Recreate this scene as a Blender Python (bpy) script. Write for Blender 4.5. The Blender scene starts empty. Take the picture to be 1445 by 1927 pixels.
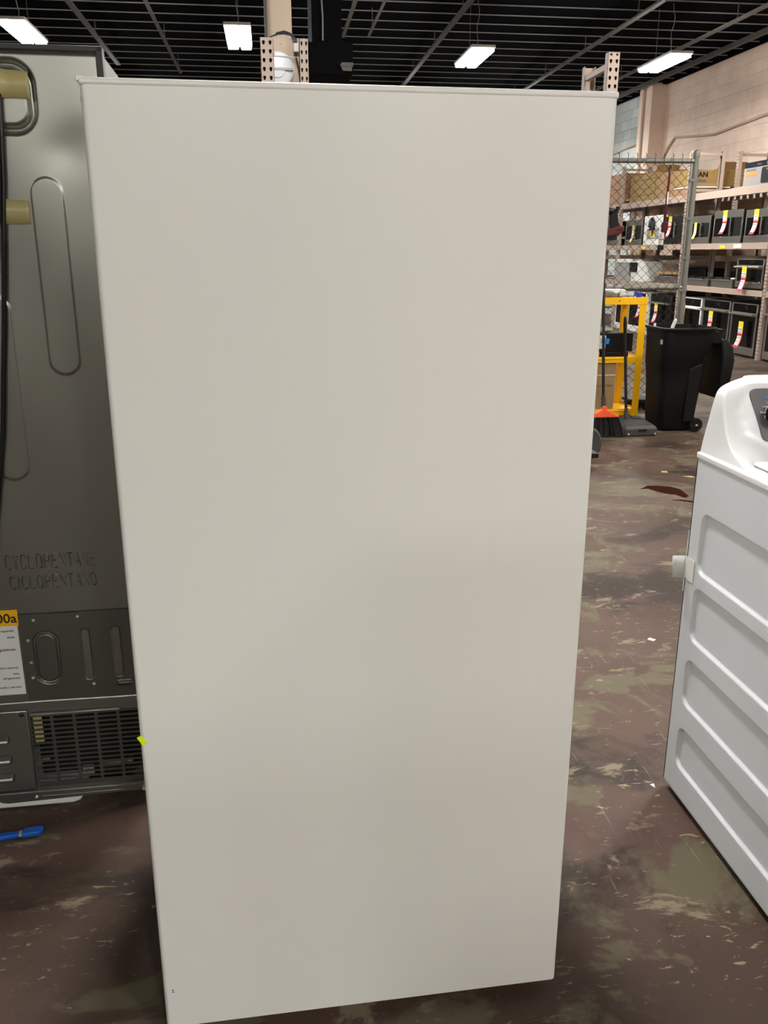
import bpy, bmesh, math, random
from mathutils import Matrix, Vector

# ------------------------------------------------------------------ scene, camera, light
scene = bpy.context.scene
col = scene.collection
R = math.radians

scene.view_settings.view_transform = 'Standard'
scene.view_settings.look = 'None'
scene.view_settings.gamma = 1.0
scene.view_settings.use_curve_mapping = False
scene.view_settings.exposure = 0.0

LAMP_STRENGTH = 163.0

cam_data = bpy.data.cameras.new('camera')
cam_data.sensor_fit = 'VERTICAL'
cam_data.sensor_height = 36.0
cam_data.lens = 1614.0 / 1927.0 * 36.0
cam_data.clip_end = 200
cam = bpy.data.objects.new('camera', cam_data)
col.objects.link(cam)
cam.location = (0, 0, 1.47)
cam.rotation_euler = (R(90 - 16.825), 0, R(-7.33))
scene.camera = cam

world = bpy.data.worlds.new('world')
scene.world = world
world.use_nodes = True
world.node_tree.nodes['Background'].inputs[0].default_value = (0.75, 0.8, 0.85, 1)
world.node_tree.nodes['Background'].inputs[1].default_value = 0.05


# ------------------------------------------------------------------ materials
def lin(c):
    c = c / 255.0
    return c / 12.92 if c <= 0.04045 else ((c + 0.055) / 1.055) ** 2.4


def rgb(r, g, b):
    return (lin(r), lin(g), lin(b), 1.0)


def mat(name, c, rough=0.5, metal=0.0, var=0.06, vscale=6.0, bump=0.0, bscale=80.0, coat=0.0, spec=0.5):
    m = bpy.data.materials.new(name)
    m.use_nodes = True
    nt = m.node_tree
    p = nt.nodes['Principled BSDF']
    p.inputs['Roughness'].default_value = rough
    p.inputs['Metallic'].default_value = metal
    p.inputs['Specular IOR Level'].default_value = spec
    if coat:
        p.inputs['Coat Weight'].default_value = coat
        p.inputs['Coat Roughness'].default_value = 0.12
    tc = nt.nodes.new('ShaderNodeTexCoord')
    n = nt.nodes.new('ShaderNodeTexNoise')
    n.inputs['Scale'].default_value = vscale
    n.inputs['Detail'].default_value = 3
    nt.links.new(tc.outputs['Object'], n.inputs['Vector'])
    mx = nt.nodes.new('ShaderNodeMix')
    mx.data_type = 'RGBA'
    lo = tuple(x * (1 - var) for x in c[:3]) + (1,)
    hi = tuple(min(1, x * (1 + var)) for x in c[:3]) + (1,)
    mx.inputs[6].default_value = lo
    mx.inputs[7].default_value = hi
    nt.links.new(n.outputs['Fac'], mx.inputs[0])
    nt.links.new(mx.outputs[2], p.inputs['Base Color'])
    if bump:
        b = nt.nodes.new('ShaderNodeBump')
        n2 = nt.nodes.new('ShaderNodeTexNoise')
        n2.inputs['Scale'].default_value = bscale
        n2.inputs['Detail'].default_value = 3
        nt.links.new(tc.outputs['Object'], n2.inputs['Vector'])
        b.inputs['Strength'].default_value = bump
        b.inputs['Distance'].default_value = 0.01
        nt.links.new(n2.outputs['Fac'], b.inputs['Height'])
        nt.links.new(b.outputs['Normal'], p.inputs['Normal'])
    return m


def emit_mat(name, c, strength):
    m = bpy.data.materials.new(name)
    m.use_nodes = True
    p = m.node_tree.nodes['Principled BSDF']
    p.inputs['Base Color'].default_value = c
    p.inputs['Emission Color'].default_value = c
    p.inputs['Emission Strength'].default_value = strength
    return m


def floor_mat():
    m = bpy.data.materials.new('painted_concrete_floor')
    m.use_nodes = True
    nt = m.node_tree
    L = nt.links.new
    p = nt.nodes['Principled BSDF']
    tc = nt.nodes.new('ShaderNodeTexCoord')

    def noise(scale, detail=5, rough=0.6, sx=1, sy=1, rot=0, dist=0.0):
        mp = nt.nodes.new('ShaderNodeMapping')
        mp.inputs['Scale'].default_value = (sx, sy, 1)
        mp.inputs['Rotation'].default_value = (0, 0, rot)
        n = nt.nodes.new('ShaderNodeTexNoise')
        n.inputs['Scale'].default_value = scale
        n.inputs['Detail'].default_value = detail
        n.inputs['Roughness'].default_value = rough
        n.inputs['Distortion'].default_value = dist
        L(tc.outputs['Object'], mp.inputs['Vector'])
        L(mp.outputs['Vector'], n.inputs['Vector'])
        return n.outputs['Fac']

    def ramp(fac, a, b):
        r = nt.nodes.new('ShaderNodeMapRange')
        r.inputs['From Min'].default_value = a
        r.inputs['From Max'].default_value = b
        r.interpolation_type = 'SMOOTHSTEP'
        L(fac, r.inputs['Value'])
        return r.outputs['Result']

    def mul(a, b):
        n = nt.nodes.new('ShaderNodeMath')
        n.operation = 'MULTIPLY'
        for i, v in enumerate((a, b)):
            if isinstance(v, float):
                n.inputs[i].default_value = v
            else:
                L(v, n.inputs[i])
        return n.outputs[0]

    def mix(fac, a, b):
        x = nt.nodes.new('ShaderNodeMix')
        x.data_type = 'RGBA'
        L(fac, x.inputs[0])
        for i, v in ((6, a), (7, b)):
            if isinstance(v, tuple):
                x.inputs[i].default_value = v
            else:
                L(v, x.inputs[i])
        return x.outputs[2]

    base = mix(ramp(noise(1.3, 6), 0.38, 0.62), rgb(71, 56, 47), rgb(87, 69, 60))
    base = mix(ramp(noise(1.9, 8, 0.62, 1, 1.3, 0.4, 0.8), 0.52, 0.575), base, rgb(96, 88, 70))
    base = mix(ramp(noise(1.1, 8, 0.6, 1, 1.4, -0.3, 0.5), 0.53, 0.60), base, rgb(52, 42, 36))
    base = mix(ramp(noise(3.6, 9, 0.68, 1.0, 2.0, 0.2, 0.5), 0.585, 0.64), base, rgb(124, 112, 92))
    base = mix(mul(ramp(noise(1.7, 4), 0.58, 0.70), 0.5), base, rgb(76, 50, 48))
    # scuffed pale flakes and scratches
    fl = mul(ramp(noise(17, 5, 0.7, 1, 2.6, 0.3, 0.6), 0.60, 0.68), ramp(noise(1.6, 4), 0.47, 0.58))
    base = mix(mul(fl, 0.8), base, rgb(168, 152, 124))
    fl2 = ramp(noise(42, 3, 0.6, 1, 3.0, -0.4), 0.70, 0.74)
    base = mix(mul(fl2, 0.7), base, rgb(178, 164, 138))
    sc = mul(ramp(noise(5, 2, 0.5, 26, 0.8, 0.55), 0.70, 0.74), ramp(noise(1.4, 2), 0.5, 0.6))
    base = mix(mul(sc, 0.55), base, rgb(150, 140, 120))
    sc2 = mul(ramp(noise(5, 2, 0.5, 30, 0.7, 1.9), 0.71, 0.74), ramp(noise(1.2, 2), 0.5, 0.6))
    base = mix(mul(sc2, 0.4), base, rgb(150, 140, 120))
    L(base, p.inputs['Base Color'])
    rr = nt.nodes.new('ShaderNodeMapRange')
    rr.inputs['To Min'].default_value = 0.42
    rr.inputs['To Max'].default_value = 0.62
    L(noise(3.0, 5), rr.inputs['Value'])
    L(rr.outputs['Result'], p.inputs['Roughness'])
    p.inputs['Specular IOR Level'].default_value = 0.22
    b = nt.nodes.new('ShaderNodeBump')
    b.inputs['Strength'].default_value = 0.12
    b.inputs['Distance'].default_value = 0.01
    L(noise(9, 6, 0.65), b.inputs['Height'])
    L(b.outputs['Normal'], p.inputs['Normal'])
    return m


def block_mat(name, c1, c2, mortar, patch=None):
    """painted concrete block wall, bond seen on planes along Y/Z"""
    m = bpy.data.materials.new(name)
    m.use_nodes = True
    nt = m.node_tree
    L = nt.links.new
    p = nt.nodes['Principled BSDF']
    p.inputs['Roughness'].default_value = 0.6
    tc = nt.nodes.new('ShaderNodeTexCoord')
    sep = nt.nodes.new('ShaderNodeSeparateXYZ')
    cmb = nt.nodes.new('ShaderNodeCombineXYZ')
    add = nt.nodes.new('ShaderNodeMath')
    L(tc.outputs['Object'], sep.inputs[0])
    L(sep.outputs['X'], add.inputs[0])
    L(sep.outputs['Y'], add.inputs[1])
    L(add.outputs[0], cmb.inputs['X'])
    L(sep.outputs['Z'], cmb.inputs['Y'])
    br = nt.nodes.new('ShaderNodeTexBrick')
    br.inputs['Scale'].default_value = 1.0
    br.inputs['Brick Width'].default_value = 0.42
    br.inputs['Row Height'].default_value = 0.21
    br.inputs['Mortar Size'].default_value = 0.006
    br.inputs['Mortar Smooth'].default_value = 0.6
    br.inputs['Color1'].default_value = c1
    br.inputs['Color2'].default_value = c2
    br.inputs['Mortar'].default_value = mortar
    L(cmb.outputs[0], br.inputs['Vector'])
    n = nt.nodes.new('ShaderNodeTexNoise')
    n.inputs['Scale'].default_value = 2.2
    n.inputs['Detail'].default_value = 6
    L(tc.outputs['Object'], n.inputs['Vector'])
    mr = nt.nodes.new('ShaderNodeMapRange')
    mr.inputs['From Min'].default_value = 0.35
    mr.inputs['From Max'].default_value = 0.7
    mr.inputs['To Min'].default_value = 0.88
    mr.inputs['To Max'].default_value = 1.06
    L(n.outputs['Fac'], mr.inputs['Value'])
    mx = nt.nodes.new('ShaderNodeMix')
    mx.data_type = 'RGBA'
    mx.blend_type = 'MULTIPLY'
    mx.inputs[0].default_value = 1.0
    L(br.outputs['Color'], mx.inputs[6])
    L(mr.outputs['Result'], mx.inputs[7])
    L(mx.outputs[2], p.inputs['Base Color'])
    b = nt.nodes.new('ShaderNodeBump')
    b.invert = True
    b.inputs['Strength'].default_value = 0.5
    b.inputs['Distance'].default_value = 0.01
    L(br.outputs['Fac'], b.inputs['Height'])
    L(b.outputs['Normal'], p.inputs['Normal'])
    return m


def paint_panel_mat(name, c, rough, bumpscale=420, bump=0.03):
    return mat(name, c, rough, 0, 0.015, 1.5, bump, bumpscale, coat=0.0)


M = {}
M['floor'] = floor_mat()
M['ceil'] = mat('black_painted_deck', rgb(5, 7, 12), 0.95, spec=0.02)
M['slat'] = mat('dark_grey_purlin', rgb(128, 125, 119), 0.6)
M['beam'] = mat('dark_grey_beam', rgb(78, 76, 71), 0.6)
M['wall'] = block_mat('painted_block_wall', rgb(240, 216, 196), rgb(232, 208, 190), rgb(222, 199, 181))
M['wall_grey'] = block_mat('grey_block_wall', rgb(214, 220, 218), rgb(184, 192, 190), rgb(140, 146, 146))
M['pilaster'] = mat('painted_pilaster', rgb(238, 214, 194), 0.6)
M['rear'] = mat('pale_rear_wall', rgb(168, 166, 160), 0.8)
M['freezer'] = paint_panel_mat('white_enamel_freezer', rgb(233, 232, 225), 0.3)
M['freezer_trim'] = mat('white_plastic_trim', rgb(236, 234, 228), 0.35)
M['galv'] = mat('galvanised_back', rgb(146, 146, 138), 0.33, 0.9, 0.06, 3.0)
M['galv_dark'] = mat('grey_steel_access_panel', rgb(116, 116, 108), 0.34, 0.85, 0.08, 5.0, 0.04, 9.0)
M['dark_trim'] = mat('dark_rubber_trim', rgb(40, 40, 38), 0.5)
M['side_grey'] = mat('grey_cabinet_side', rgb(88, 90, 82), 0.5, 0.1)
M['black'] = mat('black_plastic', rgb(14, 14, 15), 0.45, spec=0.3)
M['black_mat'] = mat('matt_black', rgb(12, 12, 13), 0.7)
M['bin'] = mat('black_bin_plastic', rgb(12, 12, 13), 0.55, 0, 0.1, 5, 0.08, 300, spec=0.2)
M['cord'] = mat('black_cord', rgb(16, 16, 17), 0.4)
M['tape'] = mat('masking_tape', rgb(176, 164, 112), 0.35, 0, 0.08, 18)
M['yellow'] = mat('yellow_paint', rgb(250, 188, 4), 0.4, 0, 0.06, 5)
M['label_yellow'] = mat('label_yellow', rgb(246, 186, 16), 0.5)
M['paper'] = mat('white_paper', rgb(226, 226, 222), 0.6)
M['ink'] = mat('black_ink', rgb(26, 24, 24), 0.6)
M['ink_grey'] = mat('grey_ink', rgb(96, 96, 98), 0.6)
M['screw'] = mat('bright_screw', rgb(214, 212, 204), 0.3, 0.4)
M['chrome'] = mat('chrome', rgb(224, 224, 222), 0.08, 1.0)
M['steel'] = mat('stainless_steel', rgb(158, 154, 146), 0.3, 0.85, 0.05, 30)
M['galvpipe'] = mat('galvanised_pipe', rgb(122, 122, 114), 0.45, 0.4, 0.08, 8)
M['wire'] = mat('chain_link_wire', rgb(58, 52, 46), 0.6, 0.2)
M['rack'] = mat('beige_rack_paint', rgb(172, 152, 138), 0.5, 0, 0.06, 4)
M['rack_dark'] = mat('inside_shade_and_seam', rgb(16, 12, 10), 0.9)  # near-black colour for shade inside posts, also for carton seams
M['deck'] = mat('rack_deck_board', rgb(140, 122, 108), 0.7)
M['washer'] = paint_panel_mat('white_washer_enamel', rgb(212, 215, 221), 0.3)
M['washer_top'] = mat('glossy_white_plastic', rgb(226, 227, 228), 0.24, 0, 0.01, 3)
M['panel'] = mat('charcoal_control_panel', rgb(62, 62, 62), 0.4)
M['bluetext'] = mat('blue_print', rgb(96, 140, 196), 0.5)
M['whitetext'] = mat('white_print', rgb(224, 224, 222), 0.5)
M['card'] = mat('cardboard', rgb(148, 118, 78), 0.75, 0, 0.06, 9)
M['card_y'] = mat('yellowish_cardboard', rgb(148, 120, 70), 0.75, 0, 0.06, 9)
M['card_p'] = mat('pinkish_cardboard', rgb(154, 118, 84), 0.75, 0, 0.06, 9)
M['navy'] = mat('navy_print', rgb(8, 10, 30), 0.6, spec=0.15)
M['boxgrey'] = mat('pale_grey_print', rgb(142, 136, 136), 0.6)
M['orange'] = mat('orange_print', rgb(226, 130, 50), 0.55)
M['broom_orange'] = mat('orange_plastic', rgb(248, 96, 52), 0.4)
M['bristle'] = mat('black_bristles', rgb(24, 24, 24), 0.8, 0, 0.3, 60)
M['dustpan'] = mat('dusty_black_plastic', rgb(56, 54, 50), 0.6, 0, 0.15, 8)
M['blue'] = mat('bright_blue_plastic', rgb(6, 92, 196), 0.4)
M['bluetape'] = mat('blue_tape', rgb(30, 132, 212), 0.5)
M['duster'] = mat('blue_duster', rgb(54, 78, 178), 0.7)
M['bag'] = mat('clear_plastic_bag', rgb(166, 164, 160), 0.25, 0, 0.2, 14, 0.6, 22)
M['greycloth'] = mat('grey_bundle', rgb(118, 112, 106), 0.6, 0, 0.2, 12, 0.4, 20)
M['white'] = mat('white_enamel', rgb(226, 226, 222), 0.35)
M['greyen'] = mat('grey_enamel', rgb(150, 150, 148), 0.4)
M['glass_black'] = mat('black_glass', rgb(7, 7, 8), 0.12, spec=0.3)
M['red'] = mat('red_plastic', rgb(78, 11, 17), 0.45)
M['darkred'] = mat('dark_red_metal', rgb(78, 12, 18), 0.3, 0.3)
M['tagred'] = mat('tag_red', rgb(206, 32, 66), 0.5)
M['tagyellow'] = mat('tag_yellow', rgb(252, 214, 40), 0.5)
M['tagwhite'] = mat('tag_white', rgb(236, 226, 216), 0.55)
M['neon'] = mat('neon_yellow_sticker', rgb(226, 255, 0), 0.5)
M['tire'] = mat('grey_rubber_tire', rgb(52, 52, 46), 0.7)
M['lampbody'] = mat('white_lamp_housing', rgb(210, 210, 206), 0.5)
M['lamp'] = emit_mat('led_diffuser', (1.0, 0.975, 0.93, 1), LAMP_STRENGTH)
M['column'] = mat('beige_column_paint', rgb(182, 162, 140), 0.5)
M['dish'] = mat('white_dish', rgb(206, 208, 214), 0.35)
M['heater'] = mat('black_sheet_metal', rgb(8, 9, 12), 0.9, spec=0.08)
M['cable'] = mat('blue_black_cable', rgb(44, 52, 64), 0.5)
M['puddle'] = mat('wet_brown_patch', rgb(58, 28, 18), 0.08)
M['conduit'] = mat('painted_conduit', rgb(196, 176, 162), 0.5)
M['green_led'] = emit_mat('green_led', (0.4, 1.0, 0.2, 1), 1.5)


# ------------------------------------------------------------------ mesh helpers
class MB:
    def __init__(s):
        s.v, s.f, s.m, s.X = [], [], [], Matrix()

    def add(s, vs, fs, mi=0):
        b = len(s.v)
        s.v += [tuple(s.X @ Vector(p)) for p in vs]
        s.f += [tuple(b + i for i in f) for f in fs]
        s.m += [mi] * len(fs)
        return s

    def box(s, lo, hi, mi=0):
        x0, y0, z0 = lo
        x1, y1, z1 = hi
        return s.add([(x0, y0, z0), (x1, y0, z0), (x1, y1, z0), (x0, y1, z0), (x0, y0, z1), (x1, y0, z1), (x1, y1, z1), (x0, y1, z1)],
                     [(3, 2, 1, 0), (4, 5, 6, 7), (0, 1, 5, 4), (1, 2, 6, 5), (2, 3, 7, 6), (3, 0, 4, 7)], mi)

    def prism(s, poly, h0, h1, axis='z', mi=0):
        """poly: list of 2D points; axis: extrusion axis. z:(x,y) y:(x,z) x:(y,z)"""
        def P(a, b, h):
            return {'z': (a, b, h), 'y': (a, h, b), 'x': (h, a, b)}[axis]
        n = len(poly)
        vs = [P(a, b, h0) for a, b in poly] + [P(a, b, h1) for a, b in poly]
        fs = [tuple(range(n))[::-1], tuple(range(n, 2 * n))] + [(i, (i + 1) % n, n + (i + 1) % n, n + i) for i in range(n)]
        return s.add(vs, fs, mi)

    def ring(s, p, d, r, n, ref=None):
        d = Vector(d).normalized()
        a = Vector(ref) if ref else (Vector((0, 0, 1)) if abs(d.z) < 0.9 else Vector((1, 0, 0)))
        u = d.cross(a).normalized()
        w = d.cross(u)
        return [tuple(Vector(p) + u * (r * math.cos(2 * math.pi * i / n)) + w * (r * math.sin(2 * math.pi * i / n))) for i in range(n)]

    def cyl(s, p0, p1, r0, r1=None, n=16, mi=0, caps=True):
        r1 = r0 if r1 is None else r1
        d = Vector(p1) - Vector(p0)
        vs = s.ring(p0, d, r0, n) + s.ring(p1, d, r1, n)
        fs = [(i, (i + 1) % n, n + (i + 1) % n, n + i) for i in range(n)]
        if caps:
            fs += [tuple(range(n))[::-1], tuple(range(n, 2 * n))]
        return s.add(vs, fs, mi)

    def tube(s, pts, r, n=8, mi=0):
        vs, fs = [], []
        P = [Vector(p) for p in pts]
        for i, p in enumerate(P):
            d = (P[min(i + 1, len(P) - 1)] - P[max(i - 1, 0)])
            vs += s.ring(p, d, r, n)
        for k in range(len(P) - 1):
            for i in range(n):
                a, b = k * n + i, k * n + (i + 1) % n
                fs.append((a, b, b + n, a + n))
        fs += [tuple(range(n))[::-1], tuple(range(len(vs) - n, len(vs)))]
        return s.add(vs, fs, mi)

    def lathe(s, prof, c, axis=(0, 0, 1), n=24, mi=0):
        """prof: list of (radius, height along axis)"""
        ax = Vector(axis).normalized()
        vs, fs = [], []
        for r, h in prof:
            vs += s.ring(Vector(c) + ax * h, ax, max(r, 1e-4), n)
        for k in range(len(prof) - 1):
            for i in range(n):
                a, b = k * n + i, k * n + (i + 1) % n
                fs.append((a, b, b + n, a + n))
        fs += [tuple(range(n))[::-1], tuple(range(len(vs) - n, len(vs)))]
        return s.add(vs, fs, mi)

    def sphere(s, c, r, n=12, mi=0, sz=1.0):
        vs, fs = [], []
        m_ = n // 2
        for j in range(1, m_):
            t = math.pi * j / m_
            for i in range(n):
                a = 2 * math.pi * i / n
                vs.append((c[0] + r * math.sin(t) * math.cos(a), c[1] + r * math.sin(t) * math.sin(a), c[2] + r * sz * math.cos(t)))
        vs += [(c[0], c[1], c[2] + r * sz), (c[0], c[1], c[2] - r * sz)]
        T, B = len(vs) - 2, len(vs) - 1
        for j in range(m_ - 2):
            for i in range(n):
                a, b = j * n + i, j * n + (i + 1) % n
                fs.append((a, a + n, b + n, b))
        for i in range(n):
            fs.append((T, i, (i + 1) % n))
            fs.append((B, (m_ - 2) * n + (i + 1) % n, (m_ - 2) * n + i))
        return s.add(vs, fs, mi)

    def holed(s, x0, x1, z0, z1, hole, y=0.0, mi=0):
        """flat cell in the XZ plane (facing -y) with a hole outline inside"""
        n = len(hole)
        cx = sum(p[0] for p in hole) / n
        cz = sum(p[1] for p in hole) / n
        out = []
        for (px, pz) in hole:
            dx, dz = px - cx, pz - cz
            t = 1e9
            if dx > 1e-9: t = min(t, (x1 - cx) / dx)
            if dx < -1e-9: t = min(t, (x0 - cx) / dx)
            if dz > 1e-9: t = min(t, (z1 - cz) / dz)
            if dz < -1e-9: t = min(t, (z0 - cz) / dz)
            out.append((cx + dx * t, cz + dz * t))
        # snap the four nearest rays to the corners
        for c in ((x0, z0), (x1, z0), (x1, z1), (x0, z1)):
            k = min(range(n), key=lambda i: (out[i][0] - c[0]) ** 2 + (out[i][1] - c[1]) ** 2)
            out[k] = c
        vs = [(a, y, b) for a, b in hole] + [(a, y, b) for a, b in out]
        fs = [(i, n + i, n + (i + 1) % n, (i + 1) % n) for i in range(n)]
        return s.add(vs, fs, mi)

    def build(s, name, mats, parent=None, smooth=False, bevel=0.0, seg=2, solid=0.0, sub=0, angle=35):
        me = bpy.data.meshes.new(name)
        me.from_pydata(s.v, [], s.f)
        if not isinstance(mats, (list, tuple)):
            mats = [mats]
        for m_ in mats:
            me.materials.append(m_)
        if len(mats) > 1:
            for p, i in zip(me.polygons, s.m):
                p.material_index = i
        bm = bmesh.new()
        bm.from_mesh(me)
        if solid == 0:
            bmesh.ops.recalc_face_normals(bm, faces=bm.faces)
        bm.to_mesh(me)
        bm.free()
        o = bpy.data.objects.new(name, me)
        col.objects.link(o)
        if parent:
            o.parent = parent
        if solid:
            md = o.modifiers.new('solid', 'SOLIDIFY')
            md.thickness = solid
            md.offset = 0
        if bevel:
            md = o.modifiers.new('bevel', 'BEVEL')
            md.width = bevel
            md.segments = seg
            md.limit_method = 'ANGLE'
            md.angle_limit = R(40)
            md.harden_normals = False
        if sub:
            md = o.modifiers.new('sub', 'SUBSURF')
            md.levels = sub
            md.render_levels = sub
        if smooth or bevel or sub:
            for p in me.polygons:
                p.use_smooth = True
            if not sub:
                try:
                    me.set_sharp_from_angle(angle=R(angle))
                except Exception:
                    pass
        return o


def rrect(x0, x1, z0, z1, r, n=5):
    pts = []
    for cx, cz, a0 in ((x1 - r, z0 + r, -90), (x1 - r, z1 - r, 0), (x0 + r, z1 - r, 90), (x0 + r, z0 + r, 180)):
        for k in range(n + 1):
            a = R(a0 + 90 * k / n)
            pts.append((cx + r * math.cos(a), cz + r * math.sin(a)))
    return pts


def tag(o, label, cat, group=None, kind=None):
    o['label'] = label
    o['category'] = cat
    if group:
        o['group'] = group
    if kind:
        o['kind'] = kind
    return o


def thing(name, label, cat, loc=(0, 0, 0), rotz=0.0, group=None):
    o = bpy.data.objects.new(name, None)
    o.empty_display_size = 0.1
    col.objects.link(o)
    o.location = loc
    o.rotation_euler = (0, 0, rotz)
    return tag(o, label, cat, group)


def struct(o):
    o['kind'] = 'structure'
    return o


def text(name, body, size, m, parent, loc, rot=(R(90), 0, 0), extrude=0.0004, bevel=0.0, align='LEFT', sx=1.0, fill=True):
    cu = bpy.data.curves.new(name, 'FONT')
    cu.body = body
    cu.size = size
    cu.extrude = extrude
    cu.bevel_depth = bevel
    cu.align_x = align
    cu.resolution_u = 3
    if not fill:
        cu.fill_mode = 'NONE'
        cu.bevel_resolution = 1
    tmp = bpy.data.objects.new(name + '_tmp', cu)
    col.objects.link(tmp)
    dg = bpy.context.evaluated_depsgraph_get()
    me = bpy.data.meshes.new_from_object(tmp.evaluated_get(dg))
    bpy.data.objects.remove(tmp)
    bpy.data.curves.remove(cu)
    me.name = name
    me.materials.clear()
    me.materials.append(m)
    o = bpy.data.objects.new(name, me)
    col.objects.link(o)
    o.parent = parent
    o.location = loc
    o.rotation_euler = rot
    o.scale = (sx, 1, 1)
    return o


def heightfield(name, us, zs, fn, m, parent, mapping):
    """grid of us x zs displaced by fn(u,z); mapping(u,z,h)->xyz"""
    nu, nz = len(us), len(zs)
    vs = [mapping(u, z, fn(u, z)) for z in zs for u in us]
    fs = [(j * nu + i, j * nu + i + 1, (j + 1) * nu + i + 1, (j + 1) * nu + i) for j in range(nz - 1) for i in range(nu - 1)]
    me = bpy.data.meshes.new(name)
    me.from_pydata(vs, [], fs)
    me.materials.append(m)
    for p in me.polygons:
        p.use_smooth = True
    o = bpy.data.objects.new(name, me)
    col.objects.link(o)
    o.parent = parent
    return o


def frange(a, b, st):
    n = max(1, int(round((b - a) / st)))
    return [a + (b - a) * i / n for i in range(n + 1)]


def sstep(a, b, x):
    t = max(0.0, min(1.0, (x - a) / (b - a)))
    return t * t * (3 - 2 * t)


def sd_rrect(x, z, cx, cz, hx, hz, r):
    qx, qz = abs(x - cx) - hx + r, abs(z - cz) - hz + r
    return math.hypot(max(qx, 0), max(qz, 0)) + min(max(qx, qz), 0) - r


# ------------------------------------------------------------------ room shell
CEIL = 4.87
WX = 8.4
o = MB().box((-14, -14, -0.2), (WX + 0.3, 27, 0)).build('floor', M['floor'])
struct(o)
o = MB().box((-14, -14, CEIL), (WX + 0.3, 27, CEIL + 0.3)).build('ceiling', M['ceil'])
struct(o)
o = MB().box((WX, -14, 0), (WX + 0.3, 18.85, CEIL + 0.12)).build('wall_right', M['wall'])
struct(o)
o = MB().box((WX, 19.5, 0), (WX + 0.3, 27, CEIL + 0.12)).build('wall_right', M['wall_grey'])
struct(o)
o = MB().box((8.09, 18.85, 0), (WX + 0.3, 19.5, CEIL + 0.12)).build('trim_1', M['pilaster'], bevel=0.01)
struct(o)
struct(MB().box((-14, 26.5, 0), (WX, 27, CEIL + 0.12)).build('wall_far', M['rear']))
struct(MB().box((-14, -14, 0), (WX, -13.5, CEIL + 0.12)).build('wall_back', M['rear']))
struct(MB().box((-14, -13.5, 0), (-13.5, 26.5, CEIL + 0.12)).build('wall_left', M['rear']))

# ceiling: thin purlins across, heavier strips along the hall
b = MB()
y = 14.07 - 0.533 * 50
while y < 26.3:
    b.box((-13.4, y - 0.012, CEIL - 0.012), (WX - 0.01, y + 0.012, CEIL + 0.005))
    y += 0.533
struct(b.build('trim_2', M['slat']))
for i, (x, w, y0, y1, z) in enumerate(((-2.50, 0.075, -13, 17.2, 4.66), (-1.47, 0.045, -13, 17.6, 4.62), (2.76, 0.075, -13, 19, 4.66),
                                       (5.27, 0.075, -13, 22, 4.66), (6.75, 0.075, -13, 21, 4.66), (1.24, 0.045, -13, 14.5, 4.62),
                                       (1.62, 0.03, 5, 14.4, 4.62), (-5.2, 0.06, -13, 20, 4.66))):
    b = MB().box((x - w / 2, y0, z - 0.03), (x + w / 2, y1, z))
    yh = y0 + 0.4
    while yh < y1:
        b.box((x - 0.006, yh - 0.006, z - 0.01), (x + 0.006, yh + 0.006, CEIL + 0.005))
        yh += 2.132
    struct(b.build('trim_%d' % (3 + i), M['beam']))


struct(MB().box((8.30, -13, CEIL - 0.03), (WX + 0.005, 26, CEIL + 0.14)).build('trim_14', M['ceil']))
struct(MB().box((7.86, -13, CEIL - 0.10), (7.92, 26, CEIL - 0.02)).build('trim_15', M['beam']))

# ------------------------------------------------------------------ lamps
def lamp(loc, label, group=None, wire=True, length=1.1):
    t = thing('ceiling_lamp', label, 'ceiling light', loc, 0, group)
    h = length / 2
    b = MB().box((-0.165, -h - 0.03, 0.012), (0.165, h + 0.03, 0.05)).box((-0.06, -0.25, 0.05), (0.06, 0.25, 0.09))
    b.build('housing', M['lampbody'], t, bevel=0.008)
    for s in (-1, 1):
        MB().box((s * 0.085 - 0.066, -h, -0.03), (s * 0.085 + 0.066, h, 0.014)).build('led_diffuser', M['lamp'], t, bevel=0.01)
    if wire:
        pts = [(0.0, -0.2, 0.09)] + [(0.012 * math.sin(k * 1.7), -0.2 + 0.03 * math.sin(k), 0.09 + 0.09 * k) for k in range(1, 8)]
        MB().tube(pts, 0.005, 5).build('hanging_wire', M['slat'], t)
        MB().tube([(0, 0.3, 0.05), (0, 0.3, CEIL - loc[2])], 0.003, 5).build('hanging_wire', M['slat'], t)
    return t


lamp((-2.93, 12.45, 4.1), 'twin panel lamp hanging above the grey refrigerator, leftmost in the photo')
lamp((-0.28, 12.38, 4.1), 'twin panel lamp on a wavy wire just left of the beige column')
lamp((2.97, 13.15, 4.1), 'twin panel lamp between the black heater and the rack upright')
lamp((5.78, 13.15, 4.1), 'twin panel lamp nearest the block wall, rightmost in the photo')
for x, y in ((5.9, 20.6), (2.97, 19.5), (-2.9, 19.5),
             (5.78, 6.6), (3.2, 3.8), (0.2, 3.2),
             (3.6, -3.6), (1.5, -4.8), (-0.8, -6.6),
             (-6, -5.5), (5.8, -5.5), (-6, 6.2), (-6, 12.5), (2.9, -9.5), (-2.9, -9.5)):  # unseen lamps, added and placed to light the visible hall
    lamp((x, y, 4.1), 'twin panel lamp hung from the black ceiling out of view, added to light the hall', 'lamps beyond the frame', wire=False)


# ------------------------------------------------------------------ tall white freezer
FA = R(1.26)
fz = thing('upright_freezer', 'tall white upright freezer, its blank smooth panel filling the middle', 'freezer', (0.533, 1.364, 0), FA)
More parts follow.
